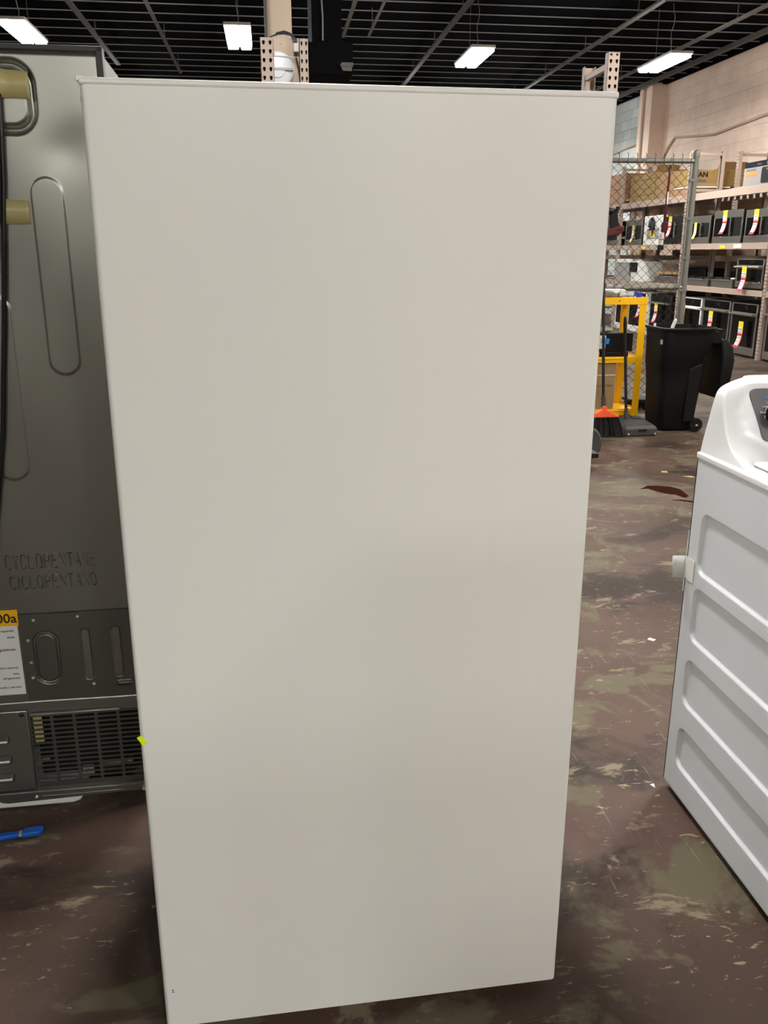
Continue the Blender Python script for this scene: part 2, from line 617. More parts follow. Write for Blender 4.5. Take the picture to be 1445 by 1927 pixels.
# local: x from -0.787 (left) to 0 (right), y backwards, z up. panel face at y=0
b = MB()
prof = []
for cx, cy, a0 in ((-0.010, 0.010, -90), ):
    pass
W_, D_ = 0.785, 0.66
poly = rrect(-W_, 0.0, 0.0, D_, 0.009, 4)
b.prism(poly, 0.03, 1.693, 'z')
b.build('cabinet', M['freezer'], fz, smooth=True, angle=50)
b = MB().box((-W_ - 0.001, -0.0015, 1.692), (0.0005, D_ + 0.005, 1.7025))
b.build('top_panel', M['freezer_trim'], fz, bevel=0.004, seg=3)
b = MB()
b.prism([(-W_ - 0.0045, 1.7015), (-W_ - 0.001, 1.7035), (-W_ + 0.006, 1.703), (-W_ + 0.0, 1.697), (-W_ - 0.0025, 1.6965)], -0.002, 0.02, 'y')
b.build('corner_cap', M['freezer_trim'], fz, bevel=0.001)
b = MB().box((-W_ + 0.012, D_ + 0.006, 0.07), (-0.006, D_ + 0.075, 1.70))
dr = b.build('door', M['freezer'], fz, bevel=0.012, seg=3)
MB().box((-W_ + 0.02, D_, 0.07), (-0.014, D_ + 0.008, 1.69)).build('door_gasket', M['dark_trim'], dr)
b = MB().box((-0.09, D_ + 0.075, 0.95), (-0.07, D_ + 0.12, 0.97)).box((-0.09, D_ + 0.075, 1.38), (-0.07, D_ + 0.12, 1.4)).box((-0.09, D_ + 0.105, 0.93), (-0.07, D_ + 0.125, 1.42))
b.build('door_handle', M['freezer_trim'], dr, bevel=0.004)
for x in (-W_ + 0.06, -0.06):
    for y_ in (0.06, D_ - 0.06):
        MB().cyl((x, y_, 0), (x, y_, 0.035), 0.018, n=12).build('foot', M['black'], fz)
b = MB()
b.X = Matrix.Translation((-W_ + 0.0035, -0.001, 0.664)) @ Matrix.Rotation(R(-28), 4, 'Y')
b.box((-0.0042, -0.0008, -0.0088), (0.0042, 0.0002, 0.0088))
stk = b.build('sticker', M['neon'], fz)
stk['label'] = 'neon yellow sticker on the edge'
for z in (0.1145, 0.119):
    MB().cyl((-W_ + 0.0175 + (0.119 - z) * 0.2, -0.0006, z), (-W_ + 0.0175 + (0.119 - z) * 0.2, 0.002, z), 0.0014, n=8).build('pinhole', M['ink'], fz)
MB().cyl((-W_ - 0.0005, 0.012, 1.676), (-W_ + 0.004, 0.012, 1.676), 0.004, n=8).build('edge_screw', M['dark_trim'], fz)

# ------------------------------------------------------------------ grey refrigerator seen from its back
gf = thing('refrigerator', 'refrigerator turned back to front, bare grey metal back with power cord and vent', 'refrigerator', (-0.79, 2.14, 0), FA)
GR = 0.431
GC = 0.02
GL = 2 * GC - GR


def gh(u, z):
    h = 0.0
    # big ring-shaped groove near the top
    d = abs(sd_rrect(u, z, GC + 0.0, 1.796, 0.266, 0.066, 0.042))
    h += 0.012 * (1 - sstep(0.0, 0.0135, d))
    # two long raised ovals
    for cu, z0, z1, w in ((0.298, 1.19, 1.632, 0.035), (0.151, 0.935, 1.376, 0.037), (-0.258, 1.19, 1.632, 0.035), (-0.111, 0.935, 1.376, 0.037)):
        d = sd_rrect(u, z, cu, (z0 + z1) / 2, w, (z1 - z0) / 2, w)
        h -= 0.0022 * (1 - sstep(-0.002, 0.0015, d))
    # seam lines
    h += 0.002 * (1 - sstep(0.0008, 0.0022, abs(z - 0.3255)))
    h += 0.004 * (1 - sstep(0.0, 0.006, 1.888 - z)) * 1.0
    # gentle oil-canning
    h += 0.0016 * math.sin(u * 9 + 1.0) * math.sin(z * 5.3 + 0.4) + 0.0007 * math.sin(u * 23 + z * 11)
    h += 0.0026 * math.exp(-((u - 0.345) / 0.05) ** 2 - ((z - 1.69) / 0.045) ** 2) - 0.0018 * math.exp(-((u - 0.40) / 0.04) ** 2 - ((z - 1.77) / 0.04) ** 2)
    return h


us = frange(GL, -0.02, 0.012) + frange(-0.02, GR, 0.0022)[1:]
zs = frange(0.285, 0.32, 0.006) + frange(0.32, 0.332, 0.0015)[1:] + frange(0.332, 0.92, 0.02)[1:] + frange(0.92, 1.9, 0.0032)[1:]
heightfield('back_panel', us, zs, gh, M['galv'], gf, lambda u, z, h: (u, h, z))
# cabinet body behind the back panel
b = MB()
b.box((GL - 0.012, 0.014, 0.31), (GR + 0.012, 0.70, 1.889)).box((GL - 0.012, 0.2, 0.06), (GR + 0.012, 0.70, 0.311)).box((GR, 0.014, 0.06), (GR + 0.012, 0.2, 0.311)).box((GL - 0.012, 0.014, 0.06), (GL, 0.2, 0.311))
b.build('cabinet', M['side_grey'], gf, bevel=0.004)
b = MB()
b.box((GR - 0.001, -0.004, 0.02), (GR + 0.014, 0.03, 1.9)).box((GL - 0.014, -0.004, 0.02), (GL + 0.001, 0.03, 1.9)).box((GL - 0.014, -0.004, 1.89), (GR + 0.014, 0.03, 1.9015))
b.build('edge_trim', M['dark_trim'], gf, bevel=0.002)
# doors on the far side
for i, (a, c) in enumerate(((GL - 0.012, GC - 0.002), (GC + 0.002, GR + 0.012))):
    MB().box((a, 0.705, 0.09), (c, 0.78, 1.89)).build('door', M['side_grey'], gf, bevel=0.006)
# embossed words
STROKES = {'C': [[(1, .8), (.8, .97), (.5, 1), (.2, .97), (0, .75), (0, .25), (.2, .03), (.5, 0), (.8, .03), (1, .2)]], 'Y': [[(0, 1), (.5, .45), (1, 1)], [(.5, .45), (.5, 0)]],
           'L': [[(0, 1), (0, 0), (1, 0)]], 'O': [[(.5, 1), (.2, .97), (0, .75), (0, .25), (.2, .03), (.5, 0), (.8, .03), (1, .25), (1, .75), (.8, .97), (.5, 1)]],
           'P': [[(0, 0), (0, 1), (.7, 1), (1, .85), (1, .65), (.7, .5), (0, .5)]], 'E': [[(1, 1), (0, 1), (0, 0), (1, 0)], [(0, .52), (.8, .52)]],
           'N': [[(0, 0), (0, 1), (1, 0), (1, 1)]], 'T': [[(0, 1), (1, 1)], [(.5, 1), (.5, 0)]], 'A': [[(0, 0), (.5, 1), (1, 0)], [(.2, .36), (.8, .36)]], 'I': [[(.5, 1), (.5, 0)]]}
for word, z, u0, u1, hh in (('CYCLOPENTANE', 0.702, 0.100, 0.325, 0.037), ('CICLOPENTANO', 0.648, 0.105, 0.322, 0.034)):
    b = MB()
    adv = [0.55 if ch == 'I' else 1.0 for ch in word]
    st_ = (u1 - u0) / sum(adv)
    xx = u0
    for ch, ad in zip(word, adv):
        for line in STROKES[ch]:
            b.tube([(xx + (0.12 + 0.64 * px) * st_ * ad, 0.0, z + pz * hh) for px, pz in line], 0.0021, 6)
        xx += st_ * ad
    b.v = [(p_[0], p_[1] * 1.25 + gh(p_[0], p_[2]), p_[2]) for p_ in b.v]
    b.build('embossed_word', M['galv'], gf, smooth=True, angle=70)
# power cord taped to the back
pts = [(0.222, -0.012, 1.80), (0.219, -0.012, 1.74), (0.209, -0.010, 1.62), (0.199, -0.010, 1.535), (0.186, -0.011, 1.42), (0.172, -0.012, 1.30),
       (0.158, -0.012, 1.2), (0.14, -0.013, 1.06), (0.118, -0.014, 0.94), (0.09, -0.013, 0.8), (0.05, -0.01, 0.62), (0.0, -0.008, 0.45), (-0.02, -0.008, 0.34)]
pc = MB().tube(pts, 0.0055, 8).build('power_cord', M['cord'], gf, smooth=True)
pts2 = [(0.218, -0.02, 1.80), (0.211, -0.024, 1.70), (0.2, -0.02, 1.6), (0.19, -0.018, 1.535), (0.16, -0.02, 1.4), (0.13, -0.018, 1.2)]
MB().tube(pts2, 0.0045, 8).build('cord_loop', M['cord'], pc, smooth=True)


def tape_piece(poly, name='tape', bulge=0.02, n=10):
    b = MB()
    (x0, x1), (z0, z1) = poly
    vs = []
    for k in range(n + 1):
        t = k / n
        y_ = -0.002 - bulge * max(0, 1 - t / 0.35) ** 0.7 - 0.0006 * math.sin(k * 2.1)
        x_ = x0 + (x1 - x0) * t
        vs += [(x_, y_, z0), (x_, y_ - 0.0008, (z0 + z1) / 2), (x_, y_, z1 - 0.006 * t)]
    b.add(vs, [(3 * k + j, 3 * k + 3 + j, 3 * k + 4 + j, 3 * k + 1 + j) for k in range(n) for j in (0, 1)])
    return b.build(name, M['tape'], gf, smooth=True, solid=0.0008)


tape_piece(((0.20, 0.284), (1.793, 1.853)))
tape_piece(((0.178, 0.256), (1.532, 1.588)), bulge=0.012)
# warning label
lb = MB().box((-0.12, -0.0018, 0.351), (0.110, -0.0004, 0.5905)).build('warning_label', M['paper'], gf)
MB().box((-0.12, -0.0022, 0.5475), (0.114, -0.0006, 0.5915)).build('label_header', M['label_yellow'], lb)
text('label_title', 'R600a', 0.036, M['ink'], lb, (0.111, -0.0026, 0.557), align='RIGHT', bevel=0.0004)
for s, z, sz in (('required.', 0.531, 0.0095), ('done', 0.513, 0.0095), ('federal regulations.', 0.478, 0.011), ('before removal.', 0.4265, 0.0085), ('risks.', 0.409, 0.0085), ('refrigerantes', 0.3965, 0.0085), ('reparaciones y servicio', 0.3705, 0.0085)):
    text('label_text', s, sz, M['ink'], lb, (0.10, -0.0021, z), align='RIGHT')


def ah(u, z):
    h = 0.0
    for cu, z0, z1, w in ((0.175, 0.379, 0.526, 0.031), (0.275, 0.381, 0.5305, 0.0135), (0.3525, 0.384, 0.5325, 0.0135)):
        d = sd_rrect(u - (z - 0.455) * 0.0, z, cu, (z0 + z1) / 2, w, (z1 - z0) / 2, w)
        if cu < 0.2:
            h += 0.006 * (1 - sstep(0.0005, 0.0055, abs(d + 0.002)))
        else:
            h += 0.0075 * (1 - sstep(-0.0075, 0.0, d))
    d = sd_rrect(u, z, 0.365, 0.366, 0.02, 0.007, 0.006)
    h -= 0.005 * (1 - sstep(-0.004, 0.001, d))
    h += 0.0008 * math.sin(u * 21) * math.sin(z * 17)
    return h


ap = heightfield('access_panel', frange(0.115, 0.42, 0.0022), frange(0.33, 0.578, 0.0022), ah, M['galv_dark'], gf, lambda u, z, h: (u, -0.005 + h, z))
MB().box((0.115, -0.0048, 0.5765), (0.42, 0.002, 0.5795)).build('panel_edge', M['dark_trim'], gf)
for u, z in ((0.152, 0.561), (0.262, 0.565), (0.133, 0.505), (0.134, 0.442), (0.133, 0.398), (0.285, 0.369), (0.405, 0.56)):
    MB().lathe([(0.0042, 0), (0.0042, 0.0015), (0.0028, 0.0035), (0.0005, 0.0042)], (u, -0.005, z), (0, -1, 0), 12).build('screw', M['screw'], gf, smooth=True)
for u, z in ((0.155, 0.344), (0.245, 0.352)):
    MB().lathe([(0.003, 0), (0.003, 0.001), (0.0005, 0.002)], (u, -0.003, z), (0, -1, 0), 10).build('screw', M['galv_dark'], gf, smooth=True)

# lower machine compartment: louvre cover, vent grille, base rail
lp = MB().box((GL + 0.02, -0.006, 0.06), (0.107, 0.002, 0.304)).build('louvre_cover', M['galv'], gf, bevel=0.004)
for z in (0.222, 0.162, 0.107):
    b = MB()
    b.prism([(-0.0065, z - 0.012), (-0.021, z - 0.010), (-0.021, z - 0.001), (-0.0065, z + 0.014)], -0.26, 0.052, 'x')
    b.build('louvre', M['galv'], lp, bevel=0.004, seg=3)
MB().lathe([(0.006, 0), (0.006, 0.003), (0.001, 0.006)], (0.092, -0.006, 0.293), (0, -1, 0), 10).build('screw', M['black'], gf)
b = MB()
rows, zb, zt = 15, 0.076, 0.283
dz = (zt - zb) / rows
for r_ in range(rows):
    for c_ in range(6):
        x0 = 0.108 + 0.0575 * c_
        x1 = x0 + 0.0575
        if x1 > GR:
            x1 = GR - 0.001
        z0 = zb + dz * r_
        hole = rrect(x0 + 0.0035, x1 - 0.0035, z0 + dz * 0.24, z0 + dz * 0.80, dz * 0.26, 3)
        b.holed(x0, x1, z0, z0 + dz, hole, -0.003)
b.box((0.108, -0.004, 0.283), (GR - 0.001, -0.001, 0.29)).box((0.106, -0.004, 0.06), (GR - 0.001, -0.001, 0.0765))
b.build('vent_grille', M['galv_dark'], gf)
MB().box((0.10, 0.09, 0.05), (GR - 0.003, 0.095, 0.308)).build('compartment_back', M['black_mat'], gf)
MB().box((0.112, -0.010, 0.287), (0.345, -0.003, 0.293)).build('grille_lip', M['steel'], gf, bevel=0.002)
MB().box((0.115, 0.006, 0.20), (0.138, 0.010, 0.285)).build('insulation', M['tape'], gf)
MB().cyl((0.27, 0.035, 0.10), (0.36, 0.035, 0.105), 0.014, n=12).build('compressor_pipe', M['steel'], gf)
MB().box((0.225, 0.02, 0.075), (0.255, 0.03, 0.105)).build('compressor_bracket', M['greyen'], gf)
MB().box((0.12, 0.02, 0.128), (0.14, 0.03, 0.134)).build('clip', M['white'], gf)
b = MB()
b.prism([(-0.03, 0.058), (0.385, 0.058), (0.385, 0.036), (0.345, 0.036), (0.03, 0.028), (0.012, 0.032), (-0.005, 0.05)], -0.014, -0.004, 'y')
b.box((-0.40, -0.0145, 0.030), (-0.005, -0.004, 0.058))
b.box((-0.03, -0.014, 0.056), (0.385, 0.03, 0.0595))
rl = b.build('base_rail', M['galv'], gf, bevel=0.0015)
MB().box((0.12, -0.0165, 0.040), (0.34, -0.013, 0.046)).build('rail_bead', M['galv'], rl, bevel=0.0015)
MB().lathe([(0.0045, 0), (0.0045, 0.002), (0.001, 0.004)], (0.105, -0.014, 0.043), (0, -1, 0), 12).build('bolt', M['screw'], gf)
b = MB()
b.prism([(-0.38, 0.004), (0.195, 0.004), (0.215, 0.010), (0.224, 0.025), (0.224, 0.05), (-0.38, 0.05)], 0.0, 0.45, 'y')
b.build('drip_tray', M['white'], gf, bevel=0.006, seg=3)
MB().box((0.35, -0.012, 0.035), (0.385, -0.004, 0.062)).build('rail_end_plate', M['side_grey'], gf, bevel=0.002)
for x in (-0.33, 0.39):
    for y_ in (0.05, 0.62):
        MB().cyl((x, y_ - 0.015, 0.024), (x, y_ + 0.015, 0.024), 0.024, n=16).build('roller', M['white'], gf)
MB().cyl((0.25, 0.04, 0.028), (0.25, 0.04, 0.05), 0.001, n=6).build('tray_pin', M['steel'], gf)

# ------------------------------------------------------------------ white washer on the right
ws = thing('washing_machine', 'white top-loading washing machine with ribbed side at the right edge', 'washing machine', (1.071, 2.024, 0))
# local: x to the right, y = world Y - 2.024 (front at -0.69)
WW, WD = 0.69, 0.69


def wh(yy, z):
    h = 0.0
    for z0, z1 in ((0.672, 0.838), (0.484, 0.637), (0.294, 0.432), (0.104, 0.228)):
        d = sd_rrect(yy, z, -0.345, (z0 + z1) / 2, 0.292, (z1 - z0) / 2, 0.032)
        h += 0.009 * (1 - sstep(-0.0075, 0.0, d))
    return h


ys = frange(-WD, -0.6, 0.01) + frange(-0.6, -0.1, 0.02)[1:] + frange(-0.1, -0.03, 0.0022)[1:] + frange(-0.03, 0.0, 0.006)[1:]
zs = frange(0.025, 0.966, 0.0017)
heightfield('side_panel', ys, zs, wh, M['washer'], ws, lambda yy, z, h: (h, yy, z))
b = MB().box((0.02, -WD, 0.025), (WW, -0.0005, 0.966))
b.build('cabinet', M['washer'], ws, bevel=0.006)
MB().box((0.0, -WD, 0.024), (0.022, -WD + 0.004, 0.966)).box((0.0, -0.004, 0.024), (0.022, 0.0, 0.966)).box((0, -WD, 0.0235), (0.022, 0, 0.0265)).build('panel_flange', M['washer'], ws)
MB().box((0.012, -WD + 0.012, 0.006), (WW - 0.012, -0.012, 0.03)).build('base_frame', M['black_mat'], ws)
for x in (0.05, WW - 0.05):
    for y_ in (-0.05, -WD + 0.05):
        MB().cyl((x, y_, 0), (x, y_, 0.03), 0.02, n=12).build('foot', M['black'], ws)
b = MB().box((-0.004, -WD - 0.012, 0.966), (WW + 0.004, 0.002, 0.984))
b.build('top_deck', M['washer_top'], ws, bevel=0.005, seg=3)
b = MB().box((0.05, -WD + 0.02, 0.984), (WW - 0.05, -0.17, 0.996))
b.build('lid', M['washer_top'], ws, bevel=0.006, seg=3)
# console, lofted
rows = [
    # (R, E, P, centre)
    [(0.005, 0.000, 0.983), (0.013, -0.212, 0.983), (0.125, -0.122, 0.983)],
    [(0.010, 0.000, 1.020), (0.016, -0.128, 1.014), (0.110, -0.108, 1.018)],
    [(0.018, 0.000, 1.066), (0.018, -0.082, 1.064), (0.092, -0.098, 1.068)],
    [(0.026, 0.000, 1.112), (0.022, -0.056, 1.114), (0.070, -0.082, 1.122)],
    [(0.036, 0.000, 1.142), (0.036, -0.048, 1.146), (0.070, -0.068, 1.158)],
    [(0.060, 0.000, 1.158), (0.064, -0.046, 1.162), (0.085, -0.060, 1.168)],
    [(0.096, 0.000, 1.170), (0.100, -0.030, 1.1725), (0.115, -0.040, 1.174)],
]
def catmull(pts, n):
    out = []
    for i in range(len(pts) - 1):
        p0, p1, p2, p3 = (Vector(pts[max(i - 1, 0)]), Vector(pts[i]), Vector(pts[i + 1]), Vector(pts[min(i + 2, len(pts) - 1)]))
        for k in range(n):
            t_ = k / n
            out.append(0.5 * ((2 * p1) + (p2 - p0) * t_ + (2 * p0 - 5 * p1 + 4 * p2 - p3) * t_ ** 2 + (3 * p1 - p0 - 3 * p2 + p3) * t_ ** 3))
    out.append(Vector(pts[-1]))
    return out


cR, cE, cP = (catmull([r_[i] for r_ in rows], 6) for i in range(3))
grid = []
for r_, e_, p_ in zip(cR, cE, cP):
    m_ = Vector((0.22, p_.y, p_.z))
    line = []
    ra = min(0.007, (r_ - e_).length * 0.45)
    rb_ = min(0.007, (p_ - e_).length * 0.45)
    st, en = e_ + (r_ - e_).normalized() * ra, e_ + (p_ - e_).normalized() * rb_
    line += [r_, r_ * 0.5 + st * 0.5]
    line += [(1 - t_) ** 2 * st + 2 * t_ * (1 - t_) * e_ + t_ ** 2 * en for t_ in (0, 0.2, 0.4, 0.6, 0.8, 1)]
    ra = min(0.02, (p_ - en).length * 0.45)
    st2, en2 = p_ + (en - p_).normalized() * ra, p_ + (m_ - p_).normalized() * 0.02
    line += [en * 0.5 + st2 * 0.5]
    line += [(1 - t_) ** 2 * st2 + 2 * t_ * (1 - t_) * p_ + t_ ** 2 * en2 for t_ in (0, 0.33, 0.67, 1)]
    line += [m_]
    line = [Vector(q_) for q_ in line]
    line += [Vector((WW - q_.x, q_.y, q_.z)) for q_ in reversed(line)]
    grid.append(line)
nc, nr = len(grid[0]), len(grid)
# roof rows running back to the rear edge
for t_ in (0.5, 1.0):
    grid.append([Vector((q_.x, q_.y * (1 - t_), q_.z + 0.002 * math.sin(t_ * 1.5))) for q_ in grid[nr - 1]])
nr = len(grid)
b = MB()
b.add([tuple(q_) for l_ in grid for q_ in l_], [(j * nc + i, j * nc + i + 1, (j + 1) * nc + i + 1, (j + 1) * nc + i) for j in range(nr - 1) for i in range(nc - 1)])
con = b.build('console', M['washer_top'], ws, smooth=True, angle=60)
MB().box((0.03, -0.008, 0.983), (WW - 0.03, -0.001, 1.13)).build('console_back', M['washer_top'], ws)

# control panel plate on the sloped face
PT, PB = Vector((0, -0.066, 1.164)), Vector((0, -0.1085, 1.024))
pu = (PT - PB).normalized()
pn = Vector((0, -pu.z, pu.y)).normalized()
if pn.y > 0:
    pn = -pn
PL = (PT - PB).length


def onpanel(x, s, off=0.0):
    p_ = PB + pu * s + pn * off
    return (x, p_.y, p_.z)


def rounded(poly, rs, n=6):
    out = []
    k = len(poly)
    for i in range(k):
        p0, p1, p2 = (Vector(poly[i - 1]), Vector(poly[i]), Vector(poly[(i + 1) % k]))
        a_, c_ = (p0 - p1).normalized(), (p2 - p1).normalized()
        r_ = rs[i]
        st, en = p1 + a_ * r_, p1 + c_ * r_
        for t in range(n + 1):
            t_ = t / n
            out.append(tuple((1 - t_) ** 2 * st + 2 * t_ * (1 - t_) * p1 + t_ ** 2 * en))
    return out


pol = rounded([(0.070, PL - 0.012), (0.108, 0.004), (WW - 0.108, 0.004), (WW - 0.070, PL - 0.012)], [0.025, 0.018, 0.018, 0.025])
n_ = len(pol)
b = MB()
b.add([onpanel(x, s, 0.0045) for x, s in pol] + [onpanel(x, s, -0.012) for x, s in pol],
      [tuple(range(n_))] + [(i, (i + 1) % n_, n_ + (i + 1) % n_, n_ + i) for i in range(n_)])
pnl = b.build('control_panel', M['panel'], ws)
tilt = math.atan2(pu.y, pu.z)
trot = (R(90) - tilt, 0, 0)
text('panel_text', 'Water Level', 0.0115, M['bluetext'], pnl, onpanel(0.108, PL - 0.040, 0.0055), trot)
for s_, x_, d_ in (('Extra', 0.100, 0.074), ('Low', 0.106, 0.088), ('Normal', 0.1175, 0.097)):
    text('panel_text', s_, 0.0068, M['whitetext'], pnl, onpanel(x_, d_, 0.0055), trot)
KX, KS = 0.142, 0.068
b = MB()
arc = [onpanel(KX + 0.0315 * math.cos(R(a_)), KS + 0.0315 * math.sin(R(a_)), 0.0058) for a_ in range(60, 171, 10)]
b.tube(arc, 0.0009, 5)
b.tube([onpanel(KX - 0.031, KS + 0.000, 0.0058), onpanel(KX - 0.031, KS - 0.006, 0.0058)], 0.0009, 5)
b.build('dial_mark', M['whitetext'], pnl)
for k, kx in enumerate((KX, 0.345, WW - KX)):
    c0 = Vector(onpanel(kx, KS, 0.0045))
    kb = MB().lathe([(0.028, 0), (0.027, 0.012), (0.0235, 0.030), (0.022, 0.040)], c0, pn, 28).build('knob', M['black'], ws, smooth=True)
    MB().lathe([(0.0225, 0.036), (0.0255, 0.040), (0.0255, 0.044), (0.0215, 0.0465), (0.019, 0.044), (0.001, 0.042)], c0, pn, 28).build('knob_ring', M['chrome'], kb, smooth=True)
    d_ = c0 + pn * 0.045
    for a_ in range(5):
        an = R(20 + 72 * a_)
        uvec = Vector((1, 0, 0)) * math.cos(an) + pu * math.sin(an)
        MB().cyl(d_ + uvec * 0.004 - pn * 0.002, d_ + uvec * 0.015 - pn * 0.001, 0.0028, 0.0022, n=8).build('knob_spoke', M['black'], kb)
# hinge dots on the deck
for x in (0.16, WW - 0.16):
    MB().cyl((x, -0.15, 0.983), (x, -0.15, 0.990), 0.009, n=12).build('lid_hinge', M['washer_top'], ws)
# taped paper tag sticking out past the back edge
b = MB()
vs = []
for k in range(7):
    t_ = k / 6
    px_, py_ = -0.038 + 0.037 * t_, 0.006 - 0.004 * t_ + 0.003 * math.sin(t_ * 3)
    vs += [(px_ + 0.006 * (1 - t_), py_, 0.639 - 0.001 * t_), (px_, py_, 0.700 - 0.001 * t_)]
b.add(vs, [(2 * k, 2 * k + 2, 2 * k + 3, 2 * k + 1) for k in range(6)])
pt = b.build('paper_tag', M['paper'], ws, smooth=True, solid=0.0006)
MB().box((-0.0022, -0.046, 0.640), (-0.0006, 0.004, 0.700)).build('clear_tape', M['paper'], pt)
MB().box((-0.001, -0.001, 0.77), (0.004, 0.004, 0.60)).build('back_tab', M['washer'], ws)

# ------------------------------------------------------------------ pallet racks
hole_shape = [(-0.5, 0.35), (-0.42, 0.75), (0.0, 1.0), (0.42, 0.75), (0.5, 0.35), (0.42, -0.2), (0.22, -0.8), (0.0, -1.0), (-0.22, -0.8), (-0.42, -0.2)]


def upright(name, parent, x0, x1, y0, dy, z1, front='-y', pitch=0.0508, holes=True, z0=0.0, hole_from=0.0):
    """post, perforated face in the XZ plane at y0, flanges going back by dy"""
    b = MB()
    w = x1 - x0
    if not holes:
        b.box((x0, y0, z0), (x1, y0 + 0.004, z1))
    else:
        z = z0
        if hole_from > z0:
            b.add([(x0, y0, z0), (x1, y0, z0), (x1, y0, hole_from), (x0, y0, hole_from)], [(0, 1, 2, 3)])
            z = hole_from
        while z < z1 - 1e-6:
            ze = min(z + pitch, z1)
            for a_, c_ in ((x0, x0 + w / 2), (x0 + w / 2, x1)):
                cx = (a_ + c_) / 2
                hw = w * 0.17
                hh = (ze - z) * 0.27
                b.holed(a_, c_, z, ze, [(cx + px * hw * 1.35, (z + ze) / 2 + pz * hh) for px, pz in hole_shape], y0)
            z = ze
    b.box((x0, y0, z0), (x0 + 0.0025, y0 + dy, z1)).box((x1 - 0.0025, y0, z0), (x1, y0 + dy, z1))
    # dark sheet in the channel, painted shade behind the holes
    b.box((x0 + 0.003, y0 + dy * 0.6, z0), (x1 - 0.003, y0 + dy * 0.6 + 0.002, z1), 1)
    return b


def rack_row(name, label, x0, x1, posts, ztop, levels, wall_side_holes=False, group=None, deck=True):
    t = thing(name, label, 'rack', (x0, posts[0], 0))
    for yp in posts:
        # front post: perforated face looks to -X
        for xa, sgn in ((x0, 1), (x1, -1)):
            bb = upright('p', None, -0.038, 0.038, 0.0, 0.06, ztop)
            bb2 = MB()
            th = -90 if sgn > 0 else 90
            bb2.X = Matrix.Translation((xa - x0, yp - posts[0], 0)) @ Matrix.Rotation(R(th), 4, 'Z')
            bb2.v = [tuple(bb2.X @ Vector(p)) for p in bb.v]
            bb2.f, bb2.m = bb.f, bb.m
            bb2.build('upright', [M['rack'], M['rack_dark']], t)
        for k, zz in enumerate((0.25, 0.95, 1.75, 2.45, ztop - 0.05)):
            MB().box((0.05, yp - posts[0] - 0.015, zz - 0.02), (x1 - x0 - 0.05, yp - posts[0] + 0.015, zz + 0.02)).build('cross_brace', M['rack'], t)
    for ya, yb in zip(posts[:-1], posts[1:]):
        for zt, zb in levels:
            for xf, d in ((0.0, 1), (x1 - x0, -1)):
                b = MB()
                xa, xb = sorted((xf - d * 0.004, xf + d * 0.05))
                b.box((xa, ya - posts[0] + 0.045, zb), (xb, yb - posts[0] - 0.045, zt))
                b.box((xa - 0.002 if d > 0 else xb - 0.002, ya - posts[0] + 0.045, zb), (xa + 0.002 if d > 0 else xb + 0.002, yb - posts[0] - 0.045, zb + 0.012))
                b.build('beam', M['rack'], t, bevel=0.004)
            if deck:
                b = MB()
                y = ya + 0.06
                while y < yb - 0.17:
                    b.box((0.05, y - posts[0], zt - 0.028), (x1 - x0 - 0.05, y - posts[0] + 0.13, zt - 0.008))
                    y += 0.185
                b.build('shelf_deck', M['deck'], t)
    return t


RX = 6.836
rk = rack_row('pallet_rack', 'long beige shelving rack of appliances along the right side', RX, 7.425, [8.9, 11.57, 14.22, 17.02, 19.72], 3.05,
              [(2.375, 2.268), (1.605, 1.518), (0.952, 0.872)])
rack_row('pallet_rack', 'beige rack standing behind the appliance rack, next to the block wall', 7.66, 8.24, [8.9, 11.57, 14.22, 17.02, 19.72], 3.05,
         [(2.50, 2.40), (1.42, 1.33), (0.62, 0.53)])
for yy, z0, z1, w, mt in ((12.86, 1.532, 1.578, 0.15, M['tagyellow']), (12.42, 1.535, 1.59, 0.22, M['paper']), (15.75, 1.535, 1.575, 0.15, M['tagyellow'])):
    MB().box((-0.008, yy - 8.9 - w / 2, z0), (-0.0035, yy - 8.9 + w / 2, z1)).build('shelf_label', mt, rk)


def hanging_tag(parent, x, z_top, length, w, y=-0.004, curl=0.10, slant=-0.10, red=True):
    """long printed tag taped on a front; local front faces -y"""
    b = MB()
    n = 14
    if red:
        bands = [(0.0, 0.2, 0), (0.2, 0.43, 1), (0.43, 0.52, 2), (0.52, 0.9, 3), (0.9, 1.0, 2)]
    else:
        bands = [(0.0, 0.14, 0), (0.14, 0.88, 1), (0.88, 1.0, 0)]

    def pos(t, s):
        drop = length * t
        k = max(0, t - 0.45) / 0.55
        return (x + (s - 0.5) * w + slant * k * k * length, y - curl * k * k * length, z_top - drop * (1 - 0.06 * k))
    for t0_, t1_, kind in bands:
        m_ = max(1, int((t1_ - t0_) * n))
        for i in range(m_):
            a_, c_ = t0_ + (t1_ - t0_) * i / m_, t0_ + (t1_ - t0_) * (i + 1) / m_
            if kind in (0, 2):
                sp = [(0, 1, {0: 0, 2: 2}[kind])]
            elif kind == 1:
                sp = [(0, 0.8, 1), (0.8, 1, 0)]
            else:
                sp = [(0, 0.84, 1), (0.84, 1, 2)]
            for s0, s1, mi in sp:
                b.add([pos(a_, s0), pos(a_, s1), pos(c_, s1), pos(c_, s0)], [(0, 1, 2, 3)], mi)
    for t_ in (0.26, 0.31, 0.38, 0.58, 0.66, 0.74, 0.83):
        p0, p1 = pos(t_, 0.55 if t_ in (0.31, 0.66, 0.83) else 0.12), pos(t_ + 0.02, 0.75)
        b.add([(p0[0], p0[1] - 0.002, p0[2]), (p1[0], p0[1] - 0.002, p0[2]), (p1[0], p1[1] - 0.002, p1[2]), (p0[0], p1[1] - 0.002, p1[2])], [(0, 1, 2, 3)], 3)
    return b.build('price_tag', [M['tagyellow'], M['tagwhite'], M['tagred'], M['ink_grey']], parent)


